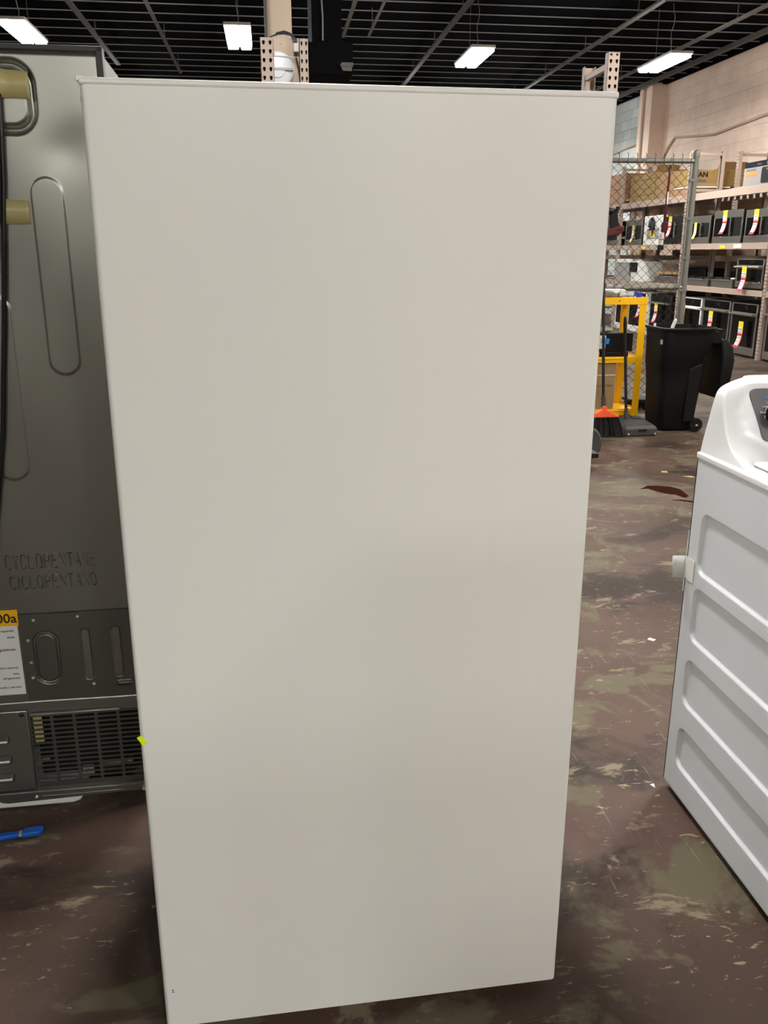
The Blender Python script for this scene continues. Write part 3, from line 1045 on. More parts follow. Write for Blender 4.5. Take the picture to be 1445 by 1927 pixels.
def rackthing(name, label, cat, yc, z, group=None, x=RX + 0.0):
    return thing(name, label, cat, (x, yc, z), R(-90), group)


def microwave(label, ya, yb, z, h, tag_x=None, body='steel', tag_red=True, tag_top=None, tag_len=0.36, handle=True, topstrip=0.11, botstrip=0.1, d=0.36, display=False, group=None):
    w = yb - ya
    t = rackthing('microwave_oven', label, 'microwave', (ya + yb) / 2, z, group, x=RX + 0.03)
    MB().box((-w / 2, 0.02, 0.004), (w / 2, d, h)).build('body', M['black'] if body != 'white' else M['white'], t, bevel=0.005)
    fm = {'steel': M['steel'], 'white': M['white'], 'black': M['black']}[body]
    b = MB().box((-w / 2, 0.0, h - topstrip), (w / 2, 0.02, h)).box((-w / 2, -0.006, 0.004), (w / 2, 0.02, botstrip)).box((-w / 2, 0, botstrip), (-w / 2 + 0.03, 0.02, h - topstrip)).box((w / 2 - 0.03, 0, botstrip), (w / 2, 0.02, h - topstrip))
    b.build('front_frame', fm, t, bevel=0.003)
    MB().box((-w / 2 + 0.03, 0.003, botstrip), (w * 0.18, 0.02, h - topstrip)).build('door_window', M['glass_black'], t)
    kp = MB().box((w * 0.2, 0.002, botstrip), (w / 2 - 0.03, 0.02, h - topstrip)).build('keypad', M['black'], t)
    if display:
        MB().box((w * 0.155, -0.034, h * 0.45), (w * 0.175, -0.031, h * 0.52)).build('display', M['green_led'], kp)
    if handle:
        b = MB().cyl((w * 0.165, -0.03, botstrip + 0.01), (w * 0.165, -0.03, h - topstrip + 0.01), 0.012, n=10)
        b.box((w * 0.165 - 0.008, -0.03, botstrip + 0.03), (w * 0.165 + 0.008, 0.002, botstrip + 0.05)).box((w * 0.165 - 0.008, -0.03, h - topstrip - 0.04), (w * 0.165 + 0.008, 0.002, h - topstrip - 0.02))
        b.build('door_handle', M['steel'], t, smooth=True)
    if tag_x is not None:
        hanging_tag(t, tag_x * w, tag_top or h, tag_len, 0.125 if tag_red else 0.09, red=tag_red)
    for x_ in (-w / 2 + 0.05, w / 2 - 0.05):
        for y_ in (0.06, d - 0.06):
            MB().cyl((x_, y_, 0), (x_, y_, 0.006), 0.012, n=8).build('foot', M['black'], t)
    return t


ZS2 = 1.597 + 0.008
microwave('stainless microwave with green lit handle, red and yellow tag, left of the white-edged frame', 12.42, 13.27, ZS2, 0.475, tag_x=-0.10, display=True)
microwave('stainless microwave under the navy printed carton, nearest the camera on that shelf', 11.62, 12.34, ZS2, 0.455, tag_x=-0.10)
microwave('stainless microwave with a short all-yellow tag beside the fence post', 13.38, 14.12, ZS2, 0.425, tag_x=-0.14, tag_red=False, tag_top=0.33, tag_len=0.27)
microwave('black microwave with white top edge behind the hanging red bar', 14.33, 15.02, ZS2, 0.46, tag_x=-0.18, body='black', tag_top=0.46)
microwave('microwave with a yellow tag seen through the mesh, left of the white panel', 15.97, 16.72, ZS2, 0.46, tag_x=-0.02, tag_red=False, tag_top=0.36, tag_len=0.32)
microwave('plain grey microwave at the far left end of the shelf, behind the red drill', 17.08, 17.8, ZS2, 0.46, handle=False)
# white panel with bottle
t = rackthing('dishwasher_door', 'white flat appliance panel with grey plate and yellow sticker behind the mesh', 'appliance panel', 15.44, ZS2, x=RX + 0.03)
MB().box((-0.44, 0.0, 0.0), (0.40, 0.06, 0.50)).build('panel', M['white'], t, bevel=0.012)
MB().box((-0.28, -0.006, 0.10), (0.22, 0.0, 0.28)).build('plate', M['greyen'], t)
st = MB().box((-0.13, -0.009, 0.13), (0.05, -0.006, 0.25)).build('sticker', M['tagyellow'], t)
b = MB()
for s in (-1, 1):
    b.X = Matrix.Translation((-0.04, -0.011, 0.19)) @ Matrix.Rotation(R(38 * s), 4, 'Y')
    b.box((-0.012, -0.001, -0.05), (0.012, 0.001, 0.05))
b.build('sticker_mark', M['ink'], st)
MB().cyl((0.30, -0.004, 0.32), (0.30, 0.001, 0.32), 0.022, n=12).build('hole', M['black'], t)
b = MB().lathe([(0.10, 0.0), (0.105, 0.03), (0.10, 0.14), (0.07, 0.18), (0.045, 0.2), (0.04, 0.215)], (0, 0, 0), n=20)
b.v = [(x_ * 0.9 - 0.02, y_ * 0.5 - 0.04, z_ + 0.25) for x_, y_, z_ in b.v]
lt = b.build('latch_cover', M['black'], t, smooth=True)
MB().box((-0.05, -0.096, 0.27), (0.01, -0.088, 0.295)).build('latch_patch', M['paper'], lt)


def oven(label, ya, yb, z, h, body='steel', panel_h=0.13, tag=None, handle_dz=0.165, base=0.14, d=0.6, name='wall_oven', cat='oven', bottom_handle=False, tag_len=0.37):
    w = yb - ya
    t = rackthing(name, label, cat, (ya + yb) / 2, z, x=RX + 0.03)
    fm = {'steel': M['steel'], 'white': M['white'], 'black': M['black']}[body]
    MB().box((-w / 2, 0.03, 0.0), (w / 2, d, h)).build('body', M['black'] if body != 'white' else M['white'], t, bevel=0.005)
    cp = MB().box((-w / 2 + 0.04, 0.0, h - panel_h), (w / 2 - 0.04, 0.03, h - 0.012)).build('control_panel', M['glass_black'], t, bevel=0.003)
    MB().box((w * 0.02, -0.003, h - panel_h * 0.65), (w * 0.14, 0.001, h - panel_h * 0.3)).build('display', M['black'], cp)
    b = MB().box((-w / 2, 0, h - 0.012), (w / 2, 0.03, h)).box((-w / 2, 0, base), (-w / 2 + 0.04, 0.03, h)).box((w / 2 - 0.04, 0, base), (w / 2, 0.03, h)).box((-w / 2, 0, 0.03), (w / 2, 0.03, base)).box((-w / 2, -0.004, h - panel_h - 0.05), (w / 2, 0.03, h - panel_h))
    b.build('front_frame', fm, t, bevel=0.003)
    MB().box((-w / 2 + 0.04, 0.004, base), (w / 2 - 0.04, 0.03, h - panel_h - 0.05)).build('door_window', M['glass_black'], t)
    zz = h - panel_h - 0.025
    b = MB().cyl((-w / 2 + 0.03, -0.05, zz), (w / 2 - 0.03, -0.05, zz), 0.015, n=10)
    for s in (-1, 1):
        b.box((s * (w / 2 - 0.06) - 0.012, -0.05, zz - 0.01), (s * (w / 2 - 0.06) + 0.012, 0.0, zz + 0.01))
    b.build('door_handle', M['steel'] if body != 'white' else M['white'], t, smooth=True)
    if bottom_handle:
        MB().box((-w / 2 + 0.05, -0.02, base - 0.01), (w / 2 - 0.05, 0.002, base + 0.02)).build('vent_strip', M['chrome'], t, bevel=0.004)
    if tag:
        hanging_tag(t, tag[0] * w, tag[1], tag_len, 0.13, y=-0.068)
    return t


oven('white range with black window just right of the fence post', 13.38, 14.12, 0.0, 0.76, 'white', tag=(-0.16, 0.66))
oven('black glass range with steel handle, behind the bin and left of its twin', 12.48, 13.34, 0.0, 0.768, 'steel', tag=(-0.02, 0.60))
oven('black glass range beside the front rack upright, its tag curling leftward', 11.72, 12.44, 0.0, 0.762, 'steel', tag=(0.10, 0.51), tag_len=0.40)
oven('black range behind the chain-link mesh, right of the yellow stand', 14.46, 15.31, 0.0, 0.765, 'black', tag=(-0.04, 0.62))
oven('white range behind the mesh and the yellow stand', 15.50, 16.30, 0.0, 0.76, 'white', tag=(0.32, 0.66))
t = oven('grey-sided white range at floor level behind the yellow stand', 16.40, 16.94, 0.0, 0.76, 'white')
oven('stainless range cut off by the right edge of the photo', 10.72, 11.48, 0.0, 0.80, 'steel')
oven('stainless wall oven with red and yellow tag on the middle shelf', 11.70, 12.44, 0.952, 0.43, 'steel', panel_h=0.085, tag=(-0.03, 0.33), base=0.10, d=0.5, bottom_handle=True)
oven('stainless wall oven on the middle shelf at the right edge', 10.72, 11.46, 0.952, 0.40, 'steel', panel_h=0.08, base=0.10, d=0.5)


def cooktop(label, ya, yb, z, h=0.12, d=0.5):
    w = yb - ya
    t = rackthing('cooktop', label, 'cooktop', (ya + yb) / 2, z, x=RX + 0.03)
    b = MB().box((-w / 2, 0.0, 0.0), (w / 2, d, h - 0.015)).box((-w / 2 - 0.008, -0.008, h - 0.015), (w / 2 + 0.008, d + 0.008, h))
    b.build('tray', M['steel'], t, bevel=0.003)
    for gx in (-0.32, 0.0, 0.32):
        b = MB()
        for k in range(3):
            yy = 0.08 + k * 0.16
            b.box((gx * w - 0.11, yy - 0.008, h + 0.002), (gx * w + 0.11, yy + 0.008, h + 0.028))
        for xx in (-0.11, 0.1):
            b.box((gx * w + xx, 0.06, h), (gx * w + xx + 0.014, d - 0.07, h + 0.022))
        b.build('burner_grate', M['black_mat'], t)
    return t


cooktop('stainless cooktop lying on the middle shelf beside the wall oven', 12.52, 13.16, 0.952)
cooktop('stainless cooktop lying on the middle shelf just right of the fence post', 13.28, 14.10, 0.952, 0.11)
cooktop('stainless cooktop on the middle shelf seen through the mesh', 14.36, 15.25, 0.952)
# odds and ends on the middle shelf
t = rackthing('microwave_oven', 'grey countertop microwave with white top lying behind the mesh', 'microwave', 16.68, 0.952, x=RX + 0.0)
MB().box((-0.30, 0.0, 0.0), (0.26, 0.4, 0.33)).build('body', M['greyen'], t, bevel=0.006)
MB().box((-0.31, -0.01, 0.33), (0.27, 0.41, 0.40)).build('top', M['white'], t, bevel=0.01)
t = rackthing('range_hood', 'small white appliance with black front, right of the grey microwave', 'appliance', 16.10, 0.952, x=RX + 0.02)
MB().box((-0.26, 0.03, 0.0), (0.28, 0.4, 0.36)).build('body', M['white'], t, bevel=0.005)
MB().box((-0.26, 0.0, 0.17), (0.10, 0.03, 0.34)).build('window', M['glass_black'], t)
MB().box((0.10, 0.0, 0.0), (0.28, 0.03, 0.38)).build('side_strip', M['white'], t, bevel=0.003)
t = rackthing('wood_plank', 'pale wooden plank lying on cooktop parts behind the mesh', 'plank', 15.0, 1.105, x=RX + 0.12)
MB().box((-0.45, 0.0, 0.0), (0.4, 0.16, 0.04)).build('board', M['card'], t, bevel=0.004)
o = MB().box((RX + 0.35, 12.60, 1.10), (RX + 0.58, 12.85, 1.26)).build('cardboard_box', M['card_p'], bevel=0.004)
tag(o, 'small brown carton behind the cooktop beside the wall oven', 'box')
o = MB().box((RX + 0.05, 12.50, 1.085), (RX + 0.18, 12.62, 1.105)).build('paper_bundle', M['paper'], bevel=0.006)
tag(o, 'white folded paper on the cooktop near the wall oven', 'paper')

# cartons on top of the rack
ZT = 2.375


def carton(label, lo, hi, m, seam=None, name='cardboard_box', flaps=False, group=None):
    cx, cy = (lo[0] + hi[0]) / 2, (lo[1] + hi[1]) / 2
    t = thing(name, label, 'box', (cx, cy, lo[2]), 0, group)
    a_, c_ = (hi[0] - lo[0]) / 2, (hi[1] - lo[1]) / 2
    h = hi[2] - lo[2]
    MB().box((-a_, -c_, 0), (a_, c_, h)).build('carton', m, t, bevel=0.006)
    if seam:
        MB().box((-a_ - 0.001, -c_ - 0.001, h * seam), (a_ + 0.001, c_ + 0.001, h * seam + 0.006)).build('flap_seam', M['rack_dark'], t)
    if flaps:
        b = MB()
        b.X = Matrix.Translation((0, -c_, h)) @ Matrix.Rotation(R(35), 4, 'X')
        b.box((-a_, -0.003, 0), (a_, 0.003, 0.14))
        b.X = Matrix.Translation((a_, 0, h)) @ Matrix.Rotation(R(30), 4, 'Y')
        b.box((-0.003, -c_, 0), (0.003, c_, 0.12))
        b.build('open_flap', m, t)
    return t


bx = carton('long printed carton on top of the rack, right of the fence post', (6.90, 14.32, 2.515), (7.80, 14.85, 2.775), M['card_y'])
text('carton_print', 'AN', 0.105, M['ink'], bx, (7.05 - 7.35, -0.268, 0.152), sx=1.1, bevel=0.005)
text('carton_print', 'one', 0.085, M['ink_grey'], bx, (7.045 - 7.35, -0.268, 0.07), sx=1.15, bevel=0.003)
b = MB()
for k in range(3):
    b.X = Matrix.Translation((0.0, -0.2665, 0.05 + 0.03 * k)) @ Matrix.Rotation(R(-3.5), 4, 'Y')
    b.box((-0.30, -0.0008, 0), (0.05, 0.0008, 0.003))
b.build('carton_print', M['card_p'], bx)
o = MB().box((6.90, 14.28, 2.378), (7.63, 14.85, 2.49)).build('cardboard_box', M['card_p'], bevel=0.004)
tag(o, 'flat brown carton under the printed carton on the rack', 'box')
o = MB().box((6.89, 14.26, 2.492), (7.60, 14.85, 2.513)).build('board', M['freezer_trim'], bevel=0.003)
tag(o, 'thin white board between the two cartons on the rack', 'board')
# navy topped retail box
ge = thing('retail_box', 'printed carton with navy top and orange patch, rightmost on the rack', 'box', (RX + 0.02, 12.50, ZT), 0)
MB().box((0.0, -0.95, 0.0), (0.26, 0.0, 0.25)).build('carton', M['boxgrey'], ge, bevel=0.003)
MB().box((-0.001, -0.951, 0.25), (0.261, 0.001, 0.325)).build('lid_band', M['navy'], ge, bevel=0.003)
MB().box((0.0, -0.0005, 0.0), (0.26, 0.003, 0.25)).build('side_face', M['paper'], ge)
text('carton_print', 'MICROWAVE', 0.04, M['ink_grey'], ge, (-0.002, -0.06, 0.205), rot=(R(90), 0, R(-90)))
MB().box((-0.0025, -0.33, 0.135), (0.0, -0.06, 0.188)).build('orange_patch', M['orange'], ge)
b = MB().prism(rrect(-0.73, -0.46, 0.025, 0.235, 0.03), -0.003, 0.0, 'x')
pic = b.build('product_picture', M['black'], ge)
MB().cyl((-0.004, -0.595, 0.205), (-0.002, -0.595, 0.205), 0.012, n=12).build('picture_dot', M['boxgrey'], pic)
b = MB().lathe([(0.026, 0.0), (0.026, 0.002), (0.001, 0.0021)], (-0.001, -0.60, 0.287), (-1, 0, 0), 20)
lg = b.build('round_logo', M['boxgrey'], ge)
b = MB()
b.tube([(-0.0045, -0.60 + 0.019 * math.cos(R(a_)), 0.287 + 0.019 * math.sin(R(a_))) for a_ in range(0, 361, 20)], 0.0018, 5)
b.build('logo_ring', M['navy'], lg)
text('carton_print', 'appliances', 0.028, M['boxgrey'], ge, (-0.002, -0.33, 0.277), rot=(R(90), 0, R(-90)))
text('carton_print', 'kitchen', 0.028, M['boxgrey'], ge, (-0.002, -0.66, 0.277), rot=(R(90), 0, R(-90)))
# far cartons behind the mesh
carton('lower yellow-brown carton of the stack behind the mesh', (6.95, 15.75, ZT), (7.35, 16.85, 2.60), M['card_y'], 0.5)
carton('upper yellow-brown carton of the stack behind the mesh, with raised flap', (6.95, 15.75, 2.602), (7.35, 16.85, 2.86), M['card_y'], 0.6, flaps=True)
carton('dark brown carton right of the yellow-brown stack behind the mesh', (6.95, 15.45, ZT), (7.35, 15.72, 2.74), M['card'], 0.5)
carton('crumpled brown carton right behind the hanging red bar', (6.89, 14.89, ZT), (7.38, 15.42, 2.80), M['card_p'])
carton('brown carton with raised flaps on the back rack, beside the red bar', (7.70, 14.95, 2.502), (8.20, 16.6, 2.84), M['card'], 0.7, flaps=True)
carton('tan carton at the far left of the rack top, beside the freezer edge', (6.92, 17.10, ZT), (7.36, 18.3, 2.95), M['card_p'], 0.5)
carton('large grey-brown carton low on the back rack behind the cooktops', (7.70, 12.0, 1.42), (8.2, 12.9, 1.75), M['card'])
o = MB().box((7.70, 13.2, 0.622), (8.18, 13.95, 1.25)).build('storage_cabinet', M['greyen'], bevel=0.01)
tag(o, 'grey metal cabinet on the back rack behind the cooktops', 'cabinet')
o = MB().box((7.70, 15.0, 0.622), (8.18, 16.0, 1.2)).build('storage_cabinet', M['black'], bevel=0.01)
tag(o, 'dark cabinet on the back rack behind the mesh', 'cabinet')
carton('long plain carton on the lower level of the back rack', (7.70, 15.1, 1.422), (8.2, 16.4, 1.8), M['card'])

# ------------------------------------------------------------------ nearer rack behind the freezer
nr_ = thing('pallet_rack', 'beige rack frame rising behind the freezer, teardrop holes in its posts', 'rack', (0, 6.1, 0))
for xa, xb, zt in ((-0.005, 0.078, 2.772), (0.2415, 0.299, 2.772), (2.290, 2.372, 2.747)):
    b = upright('u', None, xa, xb, 0.0, 0.055, zt, hole_from=1.6)
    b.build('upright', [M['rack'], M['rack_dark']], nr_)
    b = MB().box((xa, 0.445, 0), (xa + 0.003, 0.50, zt - 0.005)).box((xb - 0.003, 0.445, 0), (xb, 0.50, zt - 0.005)).box((xa, 0.497, 0), (xb, 0.50, zt - 0.005))
    b.build('upright', M['rack'], nr_)
    MB().box((xa + 0.005, 0.04, zt - 0.10), (xa + 0.04, 0.46, zt - 0.06)).build('cross_brace', M['rack'], nr_, bevel=0.003)
    MB().box((xa + 0.005, 0.04, 1.2), (xa + 0.04, 0.46, 1.24)).build('cross_brace', M['rack'], nr_, bevel=0.003)
for xa, xb in ((0.299, 2.312),):
    for z in (0.4, 1.1):
        for y_ in (0.0, 0.45):
            MB().box((xa + 0.001, y_ + 0.002, z), (xb - 0.001, y_ + 0.05, z + 0.1)).build('beam', M['rack'], nr_, bevel=0.004)
MB().box((-0.006, 0.085, 2.28), (0.242, 0.09, 2.79)).build('guard_plate', M['column'], nr_)
MB().cyl((0.07, 0.05, 2.678), (0.245, 0.05, 2.672), 0.004, n=8).build('cross_rod', M['screw'], nr_)
MB().sphere((0.080, -0.004, 2.679), 0.006, 8).build('rod_end', M['screw'], nr_)
MB().sphere((0.128, 0.08, 2.755), 0.005, 8).build('plate_screw', M['screw'], nr_)
# building column
colm = MB().prism(rrect(0.045, 0.208, 6.40, 6.60, 0.03), 0, CEIL + 0.1, 'z').build('trim_12', M['column'], smooth=True)
struct(colm)
tag(colm, 'beige painted steel column rising behind the rack plate', 'column')
struct(MB().box((0.028, 6.45, 0), (0.044, 6.58, CEIL)).build('trim_13', M['beam']))  # dark strip standing in for shade along the column's left side
# white dish hung in the rack end
ds = thing('wall_dish', 'round white dish behind the rack upright below the column', 'dish', (0.10, 6.178, 2.602))
MB().lathe([(0.106, 0.0), (0.108, 0.012), (0.098, 0.022), (0.08, 0.026), (0.052, 0.03), (0.05, 0.036), (0.035, 0.038), (0.002, 0.040)], (0, 0, 0), (0, -1, 0), 36).build('dish', M['dish'], ds, smooth=True, angle=25)
MB().box((-0.1, -0.042, -0.008), (0.103, -0.026, 0.006)).build('strap', M['greyen'], ds)
jb = thing('junction_box', 'small white electrical box with cable beside the dish', 'electrical box', (0.222, 6.15, 2.726))
MB().box((-0.016, -0.02, -0.024), (0.017, 0.02, 0.026)).build('box', M['paper'], jb, bevel=0.003)
MB().tube([(-0.003, 0, -0.024), (0.0, 0.0, -0.06), (0.016, 0.0, -0.12), (0.022, 0.0, -0.2), (0.022, 0, -0.36)], 0.004, 6).build('cable', M['cord'], jb)
cb = MB()
for k in range(3):
    cb.tube([(0.06 + 0.02 * k, 6.18, 2.792 + 0.004 * k), (0.10, 6.165 + 0.01 * k, 2.805 + 0.006 * k), (0.15, 6.17, 2.81 + 0.008 * k), (0.19, 6.16, 2.80 + 0.006 * k), (0.21 + 0.01 * k, 6.155, 2.775), (0.215 + 0.006 * k, 6.15, 2.753)], 0.004, 6)
tag(cb.build('cable_bundle', M['cable'], smooth=True), 'dark bundle of cables draped over the rack plate at the column', 'cables')
# black unit heater
uh = thing('unit_heater', 'black duct heater hanging from the ceiling right of the beige column', 'heater', (0.45, 7.0, 2.75))
MB().box((-0.08, 0.0, 0.19), (0.14, 0.55, 2.11)).build('duct', M['heater'], uh, bevel=0.004)
MB().box((-0.11, -0.02, -0.02), (0.218, 0.5, 0.19)).build('housing', M['heater'], uh, bevel=0.006)
MB().box((0.13, -0.05, 0.03), (0.216, -0.021, 0.055)).prism([(0.14, 0.0), (0.205, 0.0), (0.213, 0.055), (0.12, 0.045)], -0.045, -0.022, 'y').build('louvre', M['beam'], uh)
MB().tube([(-0.01, -0.015, 0.9), (-0.008, -0.02, 0.5), (0.0, -0.02, 0.35), (-0.002, -0.02, 0.2)], 0.006, 6).build('conduit', M['slat'], uh)

# ------------------------------------------------------------------ wall conduits
cd = MB().tube([(8.37, 12.5, 3.76), (8.37, 14.77, 3.695), (8.37, 16.5, 3.60), (8.37, 17.0, 3.63), (8.37, 18.2, 3.74), (8.37, 18.45, 3.60), (8.37, 18.8, 3.3)], 0.022, 8).build('wall_conduit', M['conduit'], smooth=True)
tag(cd, 'thin painted conduit rising to the right along the block wall', 'pipe')
cd = MB().tube([(8.065, 19.2, 0.0), (8.065, 19.2, 4.8)], 0.035, 8).build('wall_conduit', M['conduit'], smooth=True)
tag(cd, 'vertical pipe running up beside the pilaster', 'pipe')
cd = MB().tube([(8.37, 19.6, 3.86), (8.37, 23.0, 3.68)], 0.022, 8).build('wall_conduit', M['conduit'], smooth=True)
tag(cd, 'thin conduit on the grey block wall beyond the pilaster', 'pipe')

# ------------------------------------------------------------------ chain-link gate
FY = 8.2
cf = thing('chain_link_gate', 'galvanised chain-link fence panel with capped pipe post', 'fence', (4.0, FY, 0))
MB().cyl((0, 0, 0), (0, 0, 2.335), 0.029, n=16).build('post', M['galvpipe'], cf, smooth=True)
MB().lathe([(0.033, 0.0), (0.034, 0.03), (0.028, 0.05), (0.012, 0.062), (0.001, 0.065)], (0, 0, 2.325), n=16).build('post_cap', M['galvpipe'], cf, smooth=True)
MB().cyl((0, 0, 0), (0, 0, 1.0), 0.033, n=16).build('post_sleeve', M['galvpipe'], cf, smooth=True)
MB().cyl((-1.55, 0, 2.283), (-0.02, 0, 2.290), 0.022, n=14).build('top_rail', M['galvpipe'], cf, smooth=True)
MB().cyl((-1.55, 0, 1.135), (-0.02, 0, 1.143), 0.022, n=14).build('middle_rail', M['galvpipe'], cf, smooth=True)
MB().cyl((-1.55, 0, 0.085), (-0.02, 0, 0.085), 0.02, n=14).build('bottom_rail', M['galvpipe'], cf, smooth=True)
MB().cyl((-1.55, 0, 0), (-1.55, 0, 2.335), 0.029, n=16).build('post', M['galvpipe'], cf, smooth=True)
MB().box((-0.062, -0.03, 0.1), (-0.05, -0.024, 2.27)).build('tension_bar', M['galvpipe'], cf)
for z in (0.35, 0.80, 1.12, 1.42, 1.78, 2.12):
    b = MB().box((-0.07, -0.036, z - 0.012), (-0.02, -0.03, z + 0.012)).box((-0.06, -0.042, z - 0.008), (-0.045, -0.036, z + 0.008))
    b.lathe([(0.031, -0.011), (0.034, -0.011), (0.034, 0.011), (0.031, 0.011)], (0, 0, z), n=16)
    b.build('tension_band', M['galvpipe'], cf)
P = 0.088
b2 = MB()
xs, k = -0.056, 0
while xs > -1.5:
    n_ = 53
    pts = []
    for i in range(n_ + 1):
        off = (P / 2) if (i % 2) else 0.0
        pts.append((xs - off, -0.030 + (0.005 if i % 2 else 0.0), 2.262 - i * (2.17 / n_)))
    b2.tube(pts, 0.0029, 4)
    pts = [(xs - P + ((P / 2) if (i % 2) else 0.0), -0.030 + (0.0 if i % 2 else 0.005), 2.262 - i * (2.17 / n_)) for i in range(n_ + 1)]
    b2.tube(pts, 0.0029, 4)
    b2.tube([(xs, -0.028, 2.262), (xs - 0.004, -0.03, 2.30), (xs, -0.028, 2.345)], 0.0025, 4)
    b2.tube([(xs, -0.028, 2.335), (xs - 0.012, -0.028, 2.356)], 0.002, 4)
    xs -= P
b2.build('chain_link_mesh', M['wire'], cf)
for x in (-0.50, -0.84, -0.24):
    b = MB().tube([(x, -0.03, 2.335), (x - 0.015, -0.03, 2.31), (x - 0.02, -0.026, 2.28), (x - 0.018, -0.03, 2.235)], 0.003, 6)
    b.build('tie_wire', M['galvpipe'], cf)

# red bar with hook and drill hanging on the mesh
rb = thing('hook_tool', 'long dark red bar with hooked end hanging on the chain-link mesh', 'tool', (3.72, FY - 0.055, 1.545))
MB().tube([(0.004, 0, 0.64), (-0.002, 0, 0.66), (-0.004, 0, 0.68), (0.006, 0.0, 0.70), (0.018, 0.01, 0.69), (0.018, 0.012, 0.67)], 0.006, 8).build('hook', M['cord'], rb, smooth=True)
MB().cyl((0.0, 0, 0.12), (0.008, 0, 0.64), 0.015, 0.010, n=12).build('shaft', M['darkred'], rb, smooth=True)
MB().box((-0.001, -0.016, 0.36), (0.010, -0.010, 0.47)).build('shaft_label', M['paper'], rb)
MB().box((-0.022, -0.016, 0.11), (0.03, 0.016, 0.2)).build('jaw_block', M['darkred'], rb, bevel=0.006)
b = MB().cyl((-0.018, 0, 0.0), (-0.014, 0, 0.1), 0.022, n=12).lathe([(0.022, -0.01), (0.032, 0.0), (0.022, 0.01)], (-0.016, 0, 0.05), n=14)
b.build('ratchet', M['screw'], rb, smooth=True)
MB().box((-0.045, -0.01, -0.05), (0.012, 0.012, -0.005)).build('strap_end', M['black'], rb, bevel=0.005)
dl = thing('cordless_drill', 'red and black cordless drill hanging on the mesh beside the freezer', 'drill', (3.235, FY - 0.075, 1.64))
MB().lathe([(0.028, 0), (0.034, 0.02), (0.034, 0.15), (0.026, 0.18), (0.012, 0.21)], (-0.21, 0, 0.20), (1, 0, 0), 16).build('motor_body', M['black'], dl, smooth=True)
b = MB()
b.prism([(-0.06, 0.22), (0.0, 0.22), (0.02, 0.10), (0.05, 0.06), (-0.05, 0.03), (-0.06, 0.10)], -0.022, 0.022, 'y')
b.build('grip', M['black'], dl, bevel=0.01, seg=3)
b = MB()
b.prism([(-0.12, -0.03), (0.05, 0.0), (0.078, 0.03), (0.066, 0.07), (0.02, 0.07), (-0.12, 0.03)], -0.032, 0.032, 'y')
bt = b.build('battery', M['red'], dl, bevel=0.008, seg=3)
MB().box((0.005, -0.034, 0.022), (0.055, -0.031, 0.045)).build('battery_patch', M['darkred'], bt)
MB().prism([(-0.13, -0.045), (0.03, -0.018), (0.03, -0.002), (-0.13, -0.03)], -0.033, 0.033, 'y').build('battery_base', M['black'], dl, bevel=0.005)
MB().cyl((0.0, -0.02, 0.31 - 0.10), (0.0, -0.02, 0.24), 0.02, n=12).build('clip', M['black'], dl)

# ------------------------------------------------------------------ yellow stand and what it carries
CY = 7.63
ct = thing('utility_stand', 'yellow painted steel stand with three tiers, left of the black bin', 'stand', (3.39, CY, 0))
cw, cd_ = 0.78, 0.44
for x, y_ in ((-0.066, 0.0), (-cw, 0.0), (-0.066, cd_ - 0.05), (-cw, cd_ - 0.05)):
    b = MB().box((x, y_, 0.0), (x + 0.066, y_ + 0.004, 1.02)).box((x + (0.062 if x > -0.3 else 0), y_, 0), (x + (0.066 if x > -0.3 else 0.004), y_ + 0.05, 1.02))
    if y_ > 0.1:
        b = MB().box((x, y_, 0.0), (x + 0.062, y_ + 0.05, 1.02))
    b.build('leg', M['yellow'], ct, bevel=0.002)
for z0, z1, nm in ((1.02, 1.083, 'top_tray'), (0.497, 0.552, 'middle_shelf'), (0.005, 0.068, 'bottom_shelf')):
    in_ = 0.004 if nm != 'top_tray' else -0.004
    b = MB().box((-cw + in_, 0.005 if in_ > 0 else -0.004, z0), (-in_, 0.010, z1)).box((-cw + in_, cd_ - 0.012, z0), (-in_, cd_, z1)).box((-cw + in_, 0, z0), (-cw + in_ + 0.004, cd_, z1)).box((-in_ - 0.004, 0, z0), (-in_, cd_, z1)).box((-cw + in_, 0, z1 - 0.022), (-in_, cd_, z1 - 0.016))
    b.build(nm, M['yellow'], ct, bevel=0.001)
MB().box((-0.14, -0.003, 0.495), (-0.07, 0.004, 0.552)).build('shelf_bracket', M['yellow'], ct)
MB().cyl((-0.265, -0.006, 1.052), (-0.265, -0.003, 1.052), 0.006, n=8).build('bolt', M['ink'], ct)
ZC = 1.068
random.seed(4)


def lump(name, label, cat, c, rx, ry, rz, m, seed, amp=0.3):
    random.seed(seed)
    b = MB().sphere((0, 0, 0), 1.0, 18)
    ph = [random.uniform(0, 6.28) for _ in range(6)]
    vs = []
    for x, y_, z in b.v:
        k = 1 + amp * (math.sin(5 * x + ph[0]) * math.sin(4 * y_ + ph[1]) + 0.6 * math.sin(9 * x + ph[2]) * math.sin(8 * z + ph[3]))
        vs.append((x * rx * k, y_ * ry * k, max(-0.9, z * k) * rz))
    zmin = min(v[2] for v in vs)
    b.v = [(a_, c_, d_ - zmin) for a_, c_, d_ in vs]
    o_ = b.build(name, m, smooth=True, angle=80)
    o_.location = c
    return tag(o_, label, cat)


